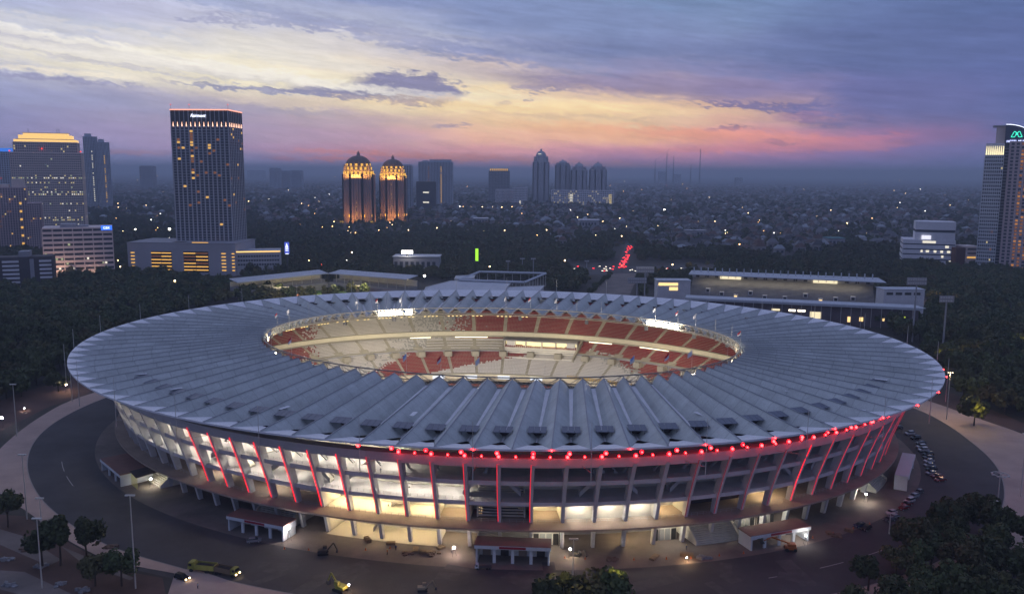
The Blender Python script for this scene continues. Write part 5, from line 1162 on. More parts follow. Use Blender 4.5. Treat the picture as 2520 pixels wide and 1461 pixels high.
b.box(-w+2*w*.66,-w+2*w*.72,-.8,0,0,h-2,mGreyb,'stair_tower'); b.box(-w+2*w*.5,-w+2*w*.66,2,18,h,h+5,mGreyb,'roof_plant')
# slim pair, left
for (xl,xr,yt,l) in ((204,238,336,'taller part of the slim blue grey residential pair left of the dark tower'),(238,268,350,'lower right part of the slim blue grey residential pair left of the dark tower')):
    b=Bld('residential_tower',l,xl,xr,yt,2400,34,R(25),'tower'); w=b.w/2
    b.wall(-w,w,0,34,0,b.h,mBlub,mGl2,9,5,50,.5,.3,.8,None,pierparts=True,faces=('f','r')); b.box(-w*.8,w*.2,5,28,b.h,b.h+9,mBlub,'roof_tower')
    for i in range(26): 
        if hsh(i,xl)>.25: b.box(w*(.15 if xl==204 else .1)-1.2,w*(.15 if xl==204 else .1)+1.2,-1.4,-1.,b.h*.12+i*b.h*.027,b.h*.12+i*b.h*.027+2.4,G4 if xl==204 else G1,'window')
# far blocks
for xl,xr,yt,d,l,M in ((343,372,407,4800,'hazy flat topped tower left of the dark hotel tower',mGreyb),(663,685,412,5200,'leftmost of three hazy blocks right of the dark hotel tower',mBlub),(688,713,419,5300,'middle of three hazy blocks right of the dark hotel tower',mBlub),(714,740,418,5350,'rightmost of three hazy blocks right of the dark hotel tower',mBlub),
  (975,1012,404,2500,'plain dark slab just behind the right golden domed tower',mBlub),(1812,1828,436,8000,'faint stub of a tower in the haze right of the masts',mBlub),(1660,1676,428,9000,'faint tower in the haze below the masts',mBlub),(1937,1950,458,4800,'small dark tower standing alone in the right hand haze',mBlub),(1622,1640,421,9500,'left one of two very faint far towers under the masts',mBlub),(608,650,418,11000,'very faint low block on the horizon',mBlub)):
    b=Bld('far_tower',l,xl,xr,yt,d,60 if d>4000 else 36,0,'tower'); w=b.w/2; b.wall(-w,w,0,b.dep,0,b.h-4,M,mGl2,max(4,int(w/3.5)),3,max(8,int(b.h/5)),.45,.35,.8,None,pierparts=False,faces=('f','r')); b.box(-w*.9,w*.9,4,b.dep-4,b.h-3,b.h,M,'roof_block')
for i,x in enumerate((663,676,690,700,712,722,736)):pass
b=Bld('residential_tower','large blue grey twin slab right of the golden domed towers',1030,1112,398,2750,50,0,'tower'); w=b.w/2
b.wall(-w,w,0,50,0,b.h,mBlub,mGl2,22,7,42,.45,.35,1.,[G2],.004,pierparts=False,faces=('f','r')); b.box(-w*.35,w*.95,5,40,b.h+1,b.h+8,mBlub,'roof_tower'); b.box(-w*.8,-w*.45,5,40,b.h+1,b.h+5,mBlub,'roof_tower')
for x in (-.4,.35):
    for i in range(24): 
        if hsh(i,x)>.2: b.box(w*x-1.3,w*x+1.3,-1.6,-1.1,b.h*(.1+i*.034),b.h*(.1+i*.034)+2.6,G2 if x<0 else G1,'window')
b=Bld('office_tower','small dark tower with two lit cream bands before the large slab',1025,1070,447,2450,40,0,'tower'); w=b.w/2
b.wall(-w,w,0,40,0,b.h,mat('block_dark',(.08,.07,.075),.8),mGl,10,5,20,.4,.35,.8,None,pierparts=False,faces=('f','r')); 
for z in (.28,.62): b.box(-w*.3,w*.35,-1.3,-.9,b.h*z,b.h*z+4,G4,'lit_band')
b=Bld('office_tower','block with golden lit top in the middle distance',1203,1254,420,3100,45,0,'tower'); w=b.w/2
b.wall(-w,w,0,45,0,b.h,mGreyb,mGl2,14,5,22,.45,.35,1.,None,pierparts=False,faces=('f','r')); b.box(-w*.9,w*.9,3,40,b.h,b.h+8,mGreyb,'crown')
for i in range(9): b.box(-w*.88+i*w*.2,-w*.88+i*w*.2+w*.1,1.5,3,b.h,b.h+8.5,G1,'lit_fin')
b=Bld('residential_block','pale low slab right of the block with the golden top',1220,1262,466,3000,30,0,'block'); b.wall(-b.w/2,b.w/2,0,30,0,b.h,mWhb,mGl2,14,4,10,.5,.35,1.,[G2],.03,pierparts=False,faces=('f','r'))
b=Bld('residential_block','pale low block with dark cap and uplit wall right of it',1263,1297,461,2950,30,0,'block'); b.wall(-b.w/2,b.w/2,0,30,0,b.h,mWhb,mGl2,10,4,10,.5,.35,1.,None,pierparts=False,faces=('f','r')); b.box(-b.w*.3,b.w*.3,5,25,b.h,b.h+5,mGreyb,'roof'); b.box(-2,2,-1.3,-1.,3,16,G4,'uplight')
# classical residential towers with domes
def domed(name,label,xl,xr,yt,d,M,lit=False,ydome=None):
    b=Bld(name,label,xl,xr,yt,d,26,0,'tower'); w=b.w/2; h=b.h
    zt=PD((xl+xr)/2,ydome,d).z; D_=w*1.5
    poly=lambda r: [(r*math.cos(PI/8+2*PI*i/8),w+r*math.sin(PI/8+2*PI*i/8)) for i in range(8)]
    MB().use(mGl if lit else mGl2).prism(poly(w*1.0),0,h).build('glass_core',b.o)
    P8=poly(w*1.0)
    nf=max(10,int(h/4.2))
    for i in range(8):
        a=Vector(P8[i]+(0,)); c=Vector(P8[(i+1)%8]+(0,))
        if (a+c).y/2>w*1.3: continue
        nn=5
        for j in range(nn+1):
            p=lerp(a,c,j/nn); rr=w*.055; MB().use(M).prism([(p.x-rr,p.y-rr),(p.x+rr,p.y-rr),(p.x+rr,p.y+rr),(p.x-rr,p.y+rr)],0,h).build('pier',b.o)
    for j in range(nf+1):
        z=h*j/nf; MB().use(M).prism(poly(w*1.015),z-.7,z+.6).build('floor_band',b.o)
    # stepped crown
    rd=w*(.80 if lit else (.55 if ydome>370 else .62)); Hc=zt-h
    MB().use(M).prism(poly(w*.93),h,h+Hc*.16).build('crown_drum',b.o); MB().use(M).prism(poly(w*.98),h+Hc*.16,h+Hc*.19).build('cornice',b.o)
    MB().use(M).prism(poly(w*.82),h+Hc*.19,h+Hc*.34).build('crown_drum',b.o); MB().use(M).prism(poly(w*.87),h+Hc*.34,h+Hc*.37).build('cornice',b.o)
    r=rd; zb=h+Hc*.37; hd=Hc*.46; rings=[]
    for j in range(8):
        a=PI/2*j/7.6; rings.append([(r*math.cos(a)*math.cos(2*PI*i/20),w+r*math.cos(a)*math.sin(2*PI*i/20),zb+hd*math.sin(a)) for i in range(20)])
    MB().use(mat('dome_copper',(.16,.11,.09),.5) if lit else M).loft(rings).build('dome',b.o,smooth=True)
    for i in range(10):
        a0=PI+PI*(i+.5)/10; mb=MB().use(M)
        for j in range(7):
            a,a2=PI/2*j/7.6,PI/2*(j+1)/7.6; mb.tube((r*1.01*math.cos(a)*math.cos(a0),w+r*1.01*math.cos(a)*math.sin(a0),zb+hd*math.sin(a)),(r*1.01*math.cos(a2)*math.cos(a0),w+r*1.01*math.cos(a2)*math.sin(a0),zb+hd*math.sin(a2)),.3,n=4)
        mb.build('dome_rib',b.o)
    MB().use(M).tube((0,w,zb+hd*.93),(0,w,zt-Hc*.04),w*.12,w*.10,n=8).build('lantern',b.o); MB().use(M).tube((0,w,zt-Hc*.05),(0,w,zt+3),w*.07,.1,n=6).build('spire',b.o)
    for sg in (-1,1): MB().use(M).tube((sg*w*.75,w*.45,h+Hc*.1),(sg*w*.75,w*.45,h+Hc*.42),w*.10,w*.08,n=8).build('corner_turret',b.o)
    if lit:
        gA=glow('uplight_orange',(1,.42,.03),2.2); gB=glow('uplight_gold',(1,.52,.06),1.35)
        # glowing arches round the crown, dome rows added to widen its gold light; foot lanterns
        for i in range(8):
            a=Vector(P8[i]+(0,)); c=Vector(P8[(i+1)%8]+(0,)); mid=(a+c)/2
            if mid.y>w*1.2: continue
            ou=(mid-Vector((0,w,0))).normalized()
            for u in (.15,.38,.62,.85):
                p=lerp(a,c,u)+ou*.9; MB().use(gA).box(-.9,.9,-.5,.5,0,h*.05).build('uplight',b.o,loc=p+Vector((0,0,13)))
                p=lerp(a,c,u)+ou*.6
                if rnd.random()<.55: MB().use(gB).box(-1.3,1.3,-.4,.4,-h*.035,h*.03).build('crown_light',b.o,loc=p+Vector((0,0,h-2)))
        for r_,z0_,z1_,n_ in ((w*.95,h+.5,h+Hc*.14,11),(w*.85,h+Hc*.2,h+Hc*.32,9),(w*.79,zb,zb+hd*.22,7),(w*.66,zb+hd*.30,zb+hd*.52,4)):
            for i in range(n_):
                a=PI+PI*(i+.5)/n_; x,y=r_*math.cos(a),w+r_*math.sin(a); MB().use(gB).box(-w*.07,w*.07,-.4,.4,0,z1_-z0_).build('glow_arch',b.o,loc=(x,y,z0_),rz=a+PI/2)
        W0=b.o.location
        area_lamp('facade_uplight',(0,-16,3),(0,w,h*.42),2*w*1.1,2,22000,(1,.42,.08),150,b.o); area_lamp('crown_uplight',(0,-5,h-7),(0,w*.6,zb+hd*.5),2*w*.9,1.5,42000,(1,.52,.10),150,b.o)
        for j in range(3,nf,1):
            if rnd.random()<.6: b.box(-w*.07,w*.07,w*.06-.4,w*.06+.3,h*j/nf+.8,h*j/nf+3.,G2 if rnd.random()<.7 else G1,'window')
    return b
domed('golden_tower','larger domed tower floodlit orange at base and crown',836,915,428,1850,mat('domed_tower_stone',(.34,.25,.24),.8,var=.08,vs=.03),True,372)
domed('golden_tower','smaller domed tower floodlit orange, right of its twin',929,996,432,1900,mat('domed_tower_stone',(.34,.25,.24),.8),True,382)
mHz=mat('pale_tower_stone',(.52,.52,.56),.8,var=.06,vs=.03)
domed('residential_tower','tall pale tower with a single round dome, white sign under the dome',1311,1353,398,3050,mHz,False,364)
domed('residential_tower','pale twin domed slab, leftmost of the close group of three',1367,1405,405,3100,mHz,False,392); domed('residential_tower','pale tower with small cupola in the middle of the group of three',1406,1447,418,3080,mHz,False,397); domed('residential_tower','pale tower with small cupola, rightmost of the group of three',1452,1495,417,3080,mHz,False,397)
p=PD(1328,378,3040); MB().use(G4).box(-6,6,-.5,.5,-1.5,1.5).build('rooftop_sign',None,loc=p,label='small white lit sign high on the round domed pale tower',cat='sign')
b=Bld('podium_block','pale long podium with lit stair cores under the group of three towers',1358,1510,468,2950,40,0,'podium'); w=b.w/2
b.wall(-w,w,0,40,0,b.h,mWhb,mGl2,34,5,7,.5,.4,1.,[G3],.16,pierparts=False,faces=('f','r'))
for x in (-.37,.90):
    for j in range(7): b.box(w*x-5,w*x+5,-1.5,-1.1,3+j*5.5,6+j*5.5,G4 if x<0 else G3,'window')
# white curved office right
b=Bld('office_block','white layered office with rounded dark banded top storey right of the grandstand',2222,2352,590,1030,46,R(-21),'office'); h=b.h; w=b.w/2
b.box(-w,w,0,46,0,h,mWhb,'wall'); 
for j in range(6): b.box(-w+.6,w-.6,-.12,.1,h-6-j*6.2,h-4.6-j*6.2,mGl,'window_band'); b.box(-w-.12,-w+.1,2,44,h-6-j*6.2,h-4.6-j*6.2,mGl,'window_band')
z2=PD(2290,545,1030).z; oct_=[(-w*.55,2),(w*.2,0),(w*.97,3),(w*.97,34),(w*.2,40),(-w*.55,34)]
MB().use(mWhb).prism(oct_,h,h+(z2-h)*.42).build('upper_storey',b.o); MB().use(mGl).prism([(x*.98,y*.96+1) for x,y in oct_],h+(z2-h)*.42,h+(z2-h)*.56).build('window_band',b.o); MB().use(mWhb).prism(oct_,h+(z2-h)*.56,z2).build('top_storey',b.o)
b.box(-w*.3,w*.05,-.5,.9,h+1,h+5.5,glow('white_panel_glow',(.85,.85,1),1.2),'lit_panel')
for x0,x1,z in ((-.25,.25,-3.6),(.62,.75,-9),(.2,.3,-15),(-.3,-.22,-15),(-.1,.02,-15),(.45,.55,-15),(.7,.82,-15),(.5,.58,-21),(.78,.9,-27)): b.box(w*x0,w*x1,-.3,.05,h+z,h+z+2.6,G4,'lit_window')
b=Bld('office_block','small pale building with orange lit row beside the hotel tower foot',2378,2418,606,1010,30,0,'office'); w=b.w/2; b.box(-w,w,0,30,0,b.h,mPk,'wall')
for j in range(3): b.box(-w*.8,w*.8,-.2,.05,b.h-4-j*5,b.h-2.2-j*5,G1 if j==2 else mGl,'window_band')
b.box(-w*2.2,-w*1.05,0,30,0,b.h*.95,mat('brick_dark',(.12,.05,.04),.8),'side_wing')
# right hotel
b=Bld('hotel_tower','tall hotel cut by the right edge, white grid front and blue rooftop lettering',2427,2487,352,985,40,R(-30),'tower'); w=b.w/2; h=b.h
def lf(f,u,v,r): return .015
b.wall(-w,w*.55,0,40,0,h-14,mat('hotel_grid',(.62,.64,.66),.7,var=.06,vs=.05),mGl,9,8,33,.36,.36,.5,[G2,G3],.02,litfn=lf,faces=('f','l'))
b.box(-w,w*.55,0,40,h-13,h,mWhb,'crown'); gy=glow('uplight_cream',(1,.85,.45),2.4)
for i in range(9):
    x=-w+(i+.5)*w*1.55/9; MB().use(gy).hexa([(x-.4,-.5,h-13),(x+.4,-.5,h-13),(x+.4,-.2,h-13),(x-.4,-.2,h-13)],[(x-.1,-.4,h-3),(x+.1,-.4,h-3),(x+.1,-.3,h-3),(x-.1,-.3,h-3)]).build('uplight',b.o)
b.box(w*.55,w*1.0,3,40,0,h+1,mGl2,'glass_strip')
for j in range(40): b.box(w*.55,w*1.0,2.4,3,j*3.6+2,j*3.6+2.8,mGreyb,'floor_band')
ww=w*1.0; b.wall(ww,ww+46,-4,40,0,h+1,mat('hotel_amber_wall',(.52,.42,.42),.7),mGl,9,8,38,.42,.35,.5,[G2,G2,G2,glow('room_orange',(1,.4,.1),.45)],.8,litfn=lambda f,u,v,r:(.8 if f=='f' and u>.12 else 0),faces=('f','l'))
z1,z2=PD(2470,343,985).z,PD(2470,306,985).z
b.box(-w*.25,w*.5,4,30,h,z2-2,mPk,'lift_tower'); b.box(-w*.55,w*.9,2,32,z2-2,z2-.6,mTw,'visor_roof')
mb=MB().use(mat('sign_wall',(.08,.09,.14),.7)); arc=[(w*.5,z1-4)]+[(w*.5+R_,zz) for R_,zz in [((28*math.sin(a)),z1+ (z2-z1)*math.cos(a)) for a in [PI/2*i/10 for i in range(11)]]]
n=len(arc); mb.raw([(x,-2,z) for x,z in arc]+[(x,6,z) for x,z in arc],[tuple(range(n)),tuple(range(n,2*n))[::-1]]+[(i,i+n,(i+1)%n+n,(i+1)%n) for i in range(n)]); mb.build('sign_wall',b.o)
mb=MB().use(glow('arc_white',(.8,.85,1),2.2))
for (xa,za),(xb,zb_) in zip(arc[1:],arc[2:]): mb.tube((xa,-2.4,za),(xb,-2.4,zb_),.35,n=4)
mb.build('arc_light',b.o)
text('HOTEL MULIA',b.o,(w*.45+13,-2.6,z1-3.4),3.7,glow('letter_blue_white',(.55,.6,1),3.2),sx=.9)
mb=MB().use(glow('logo_green',(.05,.9,.6),1.6)); x0=w*.5+6; zz=z1+2.6
for a,c in (((0,0),(2.6,6)),((2.6,6),(4.,6)),((4.,6),(5.4,2.2)),((5.4,2.2),(6.8,6)),((6.8,6),(8.2,6)),((8.2,6),(10.8,0)),((0,0),(3.4,0)),((7.4,0),(10.8,0)),((3.4,0),(5.4,5)),((7.4,0),(5.4,5))): mb.tube((x0+a[0],-2.5,zz+a[1]),(x0+c[0],-2.5,zz+c[1]),.33,n=4)
mb.build('logo',b.o)
# signs and roofs in the trees
def sign(x0,x1,y0,y1,d,M,label,txt=None):
    a=PD(x0,y0,d); c=PD(x1,y1,d); w=(c.x-a.x)/2; o=empty('sign',((a.x+c.x)/2,d,0),0,label=label,cat='sign'); MB().use(mSteelD).box(-w*.2,w*.2,.3,.8,0,a.z-.1).build('post',o); MB().use(M).box(-w,w,-.3,.3,c.z,a.z).build('panel',o); 
    MB().use(mSteelD).box(-w-.3,w+.3,-.2,.28,c.z-.3,c.z-.01).build('frame',o)
    if txt: 
        for i,(t_,zz,sz) in enumerate(txt): text(t_,o,(0,-.6,lerp(c.z,a.z,zz)),sz,glow('sign_white',(.9,.93,1),2.2))
    return o
o=sign(700,712,595,624,880,glow('sign_panel_blue',(.08,.12,.65),1.1),'tall blue lit sign pylon with white triangle emblem beside the podium wing')
a=PD(706,603,880).z; MB().use(glow('sign_white',(.9,.93,1),2.2)).raw([(-1.6,-.4,a-2.5),(1.6,-.4,a-2.5),(0,-.4,a+2.4),(-.7,-.4,a-1.8),(.7,-.4,a-1.8),(0,-.4,a+.3)],[(0,3,5,2),(3,0,1,4),(4,1,2,5)]).build('emblem',o)
for k in (3.6,5.2,8.5): MB().use(glow('sign_white',(.9,.93,1),2.2)).box(-1.6,1.6,-.4,-.31,a-k-.5,a-k+.1).build('text_line',o)
sign(1170,1177,611,641,900,glow('sign_green',(.35,.85,.03),1.6),'tall narrow bright green sign in the dark trees')
o=sign(988,1016,615,624,930,glow('sign_white_hot',(1,.95,.9),5),'glaring white lit sign on the low flat roof in the trees')
point_lamp('sign_light',PD(1002,615,922)+Vector((0,-3,0)),6000,(1,.9,.8),1.5)
def flatb(x0,x1,yt,d,dep,M,label,name='flat_building'):
    b=Bld(name,label,x0,x1,yt,d,dep,0,'building'); b.box(-b.w/2,b.w/2,0,dep,0,b.h-.8,mGreyb,'wall'); b.box(-b.w/2-1,b.w/2+1,-1,dep+1,b.h-.78,b.h,M,'roof')
    for i in range(int(b.w/6)): b.box(-b.w/2+1+i*6,-b.w/2+4.5+i*6,-.1,.05,b.h*.4,b.h*.7,mGl,'window')
    return b
flatb(968,1080,630,925,26,mRoofB,'low flat roofed building under the glaring white sign')
flatb(1580,1626,582,1480,30,mWhb,'pale boxy house standing out of the trees right of the red traffic'); flatb(1880,1924,590,1380,28,mWhb,'pale boxy house in the trees behind the right grandstand'); flatb(1425,1475,540,1700,30,mWhb,'white roofed block in the middle of the low houses'); flatb(1690,1740,566,1500,26,mGreyb,'grey block among low houses right of centre')
flatb(1100,1150,566,1560,30,mWhb,'pale hall behind the trees below the large slab'); flatb(1165,1200,536,1800,24,mWhb,'small pale building with a round lamp in the low houses'); flatb(2040,2080,585,1300,26,mat('roof_teal',(.06,.2,.2),.7),'house with teal roof right of centre')
# tv masts far away
for x,yt in ((1640,372),(1657,382),(1722,366),(1612,392),(1700,402)):
    p=PD(x,425,9000); h=PD(x,yt,9000).z; o=empty('tv_mast',(p.x,9000,0),0,label='faint lattice mast on the horizon, %s'%{1640:'left one of the high pair',1657:'just right of the left high one',1722:'the highest and rightmost',1612:'the leftmost low one',1700:'the short one between the high ones'}[x],cat='mast',group='masts on the horizon')
    MB().use(mSteelD).tube((0,0,0),(0,0,h),9,2.,n=4).build('lattice',o)
# ---------------------------------------------------------------- traffic on the avenue
tg_=glow('tail_glow',(1,.02,.03),6); wg_=glow('traffic_white',(1,.9,.7),6)
tb=MB().use(mat('car_paint_grey',(.12,.12,.13),.25)).hexa([(-.9,-2.1,.3),(.9,-2.1,.3),(.9,2.1,.3),(-.9,2.1,.3)],[(-.8,-1.7,1.4),(.8,-1.7,1.4),(.8,1.2,1.4),(-.8,1.2,1.4)]).mesh('body'); ttl=MB().use(tg_).box(-.42,.42,-.3,.3,-.22,.22).mesh('tail_light'); thl=MB().use(wg_).box(-.3,.3,-.2,.2,-.16,.16).mesh('headlight')
def traffic(p,red,rz,lab,grp):
    o=empty('traffic_car',p,rz,label=lab,cat='car',group=grp); inst('body',tb,o)
    for s in (-.6,.6): inst('tail_light' if red else 'headlight',ttl if red else thl,o,(s,-2.2,.9))
for i in range(52):
    u=rnd.random()**1.7; c=P(1529+24*u,658-56*u,.05); v=rnd.choice((-3.2,-1.2,.8,2.8)); traffic(c+Vector((v,rnd.uniform(-3,3),0)),True,-.05,'car with red tail lights queuing on the avenue','cars queuing on the avenue')
for i in range(34):
    c=P(rnd.uniform(1395,1760),rnd.uniform(655,668),.05); traffic(c,rnd.random()<.45,rnd.uniform(-.5,.5),'car with lit lamps on the cross road behind the stadium','cars on the cross road')
for x in (1140,1148,1158,1175,1290,1296,1170,700,704,690): traffic(P(x,662 if x>720 else 630,.05),x in (1175,704),0,'car with lit lamps between the dark trees behind the stadium','cars between the trees')
# ---------------------------------------------------------------- trees
mLeaf=[mat('leaf_%s'%n,c,.85,var=.35,vs=.35,objvar=.3) for n,c in (('dark',(.052,.068,.022)),('mid',(.068,.084,.028)),('olive',(.088,.084,.030)))]
mTrunk=mat('bark',(.06,.045,.035),.9,var=.3,vs=.8)
npr=np.random.RandomState(3)
def crownarr(n,R_,H_,z0,size,clumps=11):
    cc=npr.normal(size=(clumps,3)); cc/=np.linalg.norm(cc,axis=1)[:,None]; cc*=npr.uniform(.25,.8,(clumps,1)); cc[:,2]=np.abs(cc[:,2])*.9-.1
    idx=npr.randint(0,clumps,n); v=npr.normal(size=(n,3)); v/=np.linalg.norm(v,axis=1)[:,None]; rad=npr.uniform(.6,1.,(n,1))**.5*npr.uniform(.28,.48,clumps)[idx][:,None]
    c=cc[idx]+v*rad; c=c*np.array([R_,R_,H_*.62])+np.array([0,0,z0+H_*.32])
    nrm=v*.8+npr.normal(size=(n,3))*.5; nrm/=np.linalg.norm(nrm,axis=1)[:,None]
    a=np.cross(nrm,npr.normal(size=(n,3))); a/=np.linalg.norm(a,axis=1)[:,None]; b_=np.cross(nrm,a)
    s=(size*npr.uniform(.6,1.3,(n,1)))
    q=np.stack([c-a*s-b_*s*.6,c+a*s*.7-b_*s*.8,c+a*s+b_*s*.6,c-a*s*.6+b_*s*.8],1)
    return q.reshape(-1,3)
def quads(n): return np.arange(n*4).reshape(n,4)
def trunkmesh(h,r):
    mb=MB().use(mTrunk).tube((0,0,0),(.1,0,h*.55),r,r*.6,n=6)
    for i in range(4):
        a=i*PI/2+.4; mb.tube((.1,0,h*.5),(math.cos(a)*h*.28,math.sin(a)*h*.28,h*.85),r*.4,r*.15,n=4)
    return mb.mesh('trunk')
near=[]
for i in range(5): near.append((npmesh('crown',crownarr(1500,5.2,9.,4.,.42,13),quads(1500),[mLeaf[i%3]]),trunkmesh(9,.32)))
mid_=[(npmesh('crown',crownarr(620,5.6,9.5,3.4,.66,10),quads(620),[mLeaf[i%3]]),trunkmesh(9,.3)) for i in range(5)]
def inpoly(x,y,poly):
    c=False; n=len(poly)
    for i in range(n):
        x0,y0=poly[i]; x1,y1=poly[(i+1)%n]
        if (y0>y)!=(y1>y) and x<(x1-x0)*(y-y0)/(y1-y0)+x0: c=not c
    return c
def tree(p,label,group,scale=1.,kind=None,warm=False):
    k=rnd.randrange(5); me=(near if kind=='near' else mid_)[k]
    o=empty('tree',p,rnd.uniform(0,6.28),label=label,cat='tree',group=group); s=scale*rnd.uniform(.85,1.15); o.scale=(s,s,s*rnd.uniform(.85,1.2))
    inst('crown',me[0],o); inst('trunk',me[1],o); return o
special=[(105,1395,1.15,'broad dark tree at the building site, left of two at the lower left'),(150,1390,1.0,'dark tree behind the broad one at the building site'),(214,1378,1.05,'dark round tree just left of the tall lamp post at the lower left'),(300,1440,.95,'small tree at the foot of the tall lamp post'),(235,1440,.8,'low bush like tree left of the lamp post island'),(20,1295,1.0,'tree at the left edge above the building site'),
 (1345,1475,1.0,'yellow green lit tree top at the bottom edge, left part of the group'),(1400,1462,1.0,'yellow green tree top at the bottom edge under the lamp post'),(1455,1476,1.05,'tree top at the bottom edge right of the lamp post'),(1520,1484,1.0,'rightmost tree top of the bottom edge group'),(1310,1492,.8,'leftmost low tree top of the bottom edge group')]
for x,y,s,l in special: tree(P(x,y+(46 if x>1200 else 0)),l,None,s,'near')
point_lamp('tree_light',P(1400,1475,0)+Vector((-4,-8,14)),700,(1,.8,.2),.5); point_lamp('tree_light',P(1500,1480,0)+Vector((0,-9,14)),450,(1,.8,.2),.5)  # unseen lamps added above the bottom trees to tint them yellow
# scattered woodland: the nearest ones are things, the rest one mass
zones=[('tree_left','tree in the dark woodland left of the stadium','trees of the left woodland',[(-60,650),(20,700),(130,690),(160,668),(290,640),(430,668),(585,690),(600,715),(520,740),(380,770),(250,825),(165,880),(160,930),(70,960),(-20,990),(-60,1000)],10.5),
 ('tree_mid','tree between the ball park and the stadium rim','trees behind the far rim',[(585,712),(640,700),(720,712),(860,704),(930,716),(700,727)],11),
 ('tree_right','tree in the dark woodland right of the stadium','trees of the right woodland',[(2190,800),(2140,780),(2300,745),(2240,690),(2190,655),(2210,640),(2540,640),(2600,700),(2600,1020),(2520,1015),(2400,985),(2345,930),(2310,880),(2250,830)],10.5),
 ('tree_front','tree in the dark grove at the lower right','trees of the lower right grove',[(2070,1500),(2150,1380),(2230,1315),(2340,1262),(2380,1225),(2450,1255),(2540,1290),(2640,1400),(2700,1560),(2100,1600)],7.5)]
allt=[]
for nm,lab,grp,poly,sp in zones:
    q=[P(x,y,6) for x,y in poly]; pq=[(v.x,v.y) for v in q]; x0=min(p[0] for p in pq); x1=max(p[0] for p in pq); y0=min(p[1] for p in pq); y1=max(p[1] for p in pq)
    y=y0
    while y<y1:
        x=x0
        while x<x1:
            xx,yy=x+rnd.uniform(-.42,.42)*sp,y+rnd.uniform(-.42,.42)*sp
            if inpoly(xx,yy,pq) and rnd.random()<.93: allt.append((math.hypot(xx,yy),xx,yy,lab,grp,nm))
            x+=sp
        y+=sp
allt.sort(); cnt=0; massN=[]
for d,x,y,lab,grp,nm in allt:
    if cnt<288 and (nm!='tree_front' or True): tree(Vector((x,y,0)),lab,grp,1.12 if nm!='tree_front' else .98,'near' if d<330 else 'mid'); cnt+=1
    else: massN.append((x,y,1.))
# far woods band and trees among the houses
def inV(x,y,X,Y): return True
far=[]; far2=[]
blocked=[(-390,-130,860,1010),(300,520,600,760),(-210,60,640,800)]
y=640.
while y<2100:
    sp=11 if y<1000 else 13.5
    x=-y*.66-40
    while x<y*.66+40:
        xx,yy=x+rnd.uniform(-.45,.45)*sp,y+rnd.uniform(-.45,.45)*sp
        xv,yv=projV(xx,yy,0)
        lim=555 if xv<1350 else (600 if xv<1600 else 618)
        lim-= 14*math.sin(xv/110)+10*math.sin(xv/47+1)
        ok=yv>lim or rnd.random()<.10
        if 700<xv<1050 and yy<1900 and yv>548: ok=ok or rnd.random()<.8
        if yv>(722 if xv>1690 or 1352<xv<1440 else (700 if xv<1010 else (712 if xv>1600 else 690))): ok=False
        if 1395<xv<1765 and 645<yv<676: ok=False
        if 1505<xv<1565 and 596<yv<670: ok=False
        if 300<xv<690 and yv>650: ok= rnd.random()<.9 and yv>664
        if 690<xv<1010 and yv>704: ok=False
        pass
        if 1440<xv<1600 and yv>674: ok=False
        if xv>2300 and yv>640: ok=False
        if xv<600 and yv>663: ok=False
        if 1450<yy<2000 and 812<xv<1018: ok=False
        if ok: (far if yy<1150 else far2).append((xx,yy,rnd.uniform(.8,1.25)))
        x+=sp
    y+=sp*.95
def massmesh(name,pts,variants,nq,label,mats):
    if not pts: return
    Vs=[];Fs=[];mi=[]; off=0
    for x,y,s in pts:
        v=variants[rnd.randrange(len(variants))]; a=rnd.uniform(0,6.28); c,sn=math.cos(a),math.sin(a)
        V=v*s; W=np.empty_like(V); W[:,0]=V[:,0]*c-V[:,1]*sn+x; W[:,1]=V[:,0]*sn+V[:,1]*c+y; W[:,2]=V[:,2]*rnd.uniform(.8,1.2)
        Vs.append(W); mi.append(np.full(nq,rnd.randrange(len(mats))))
    V=np.concatenate(Vs); n=len(V)//4
    link(bpy.data.objects.new(name,npmesh(name,V,quads(n),mats,np.concatenate(mi))),label=label,kind='stuff')
v1=[crownarr(240,5.8,9.5,2.,1.05,9) for _ in range(6)]; v2=[crownarr(70,6.6,10,1.,2.0,7) for _ in range(6)]
massmesh('woodland',massN,v1,240,'dark mass of park trees left and right of the stadium',mLeaf)
massmesh('far_woods',far,v1,240,'dark belt of trees behind the stadium',mLeaf)
massmesh('distant_trees',far2,v2,70,'dark trees in front of the low houses',mLeaf)
tree(P(1228,722,0)+Vector((0,0,0)),'palm like tree standing alone before the pale hall roof',None,.8,'mid')
# small trees along the plaza
for i in range(14):
    u=i/14; tree(P(lerp(1440,1508,u)+rnd.uniform(-3,3),lerp(735,678,u)),'small tree lining the plaza behind the far rim','small trees along the plaza',.55,'mid'); tree(P(lerp(1585,1572,u)+rnd.uniform(-4,4),lerp(735,680,u)),'small tree lining the plaza behind the far rim','small trees along the plaza',.8,'mid')
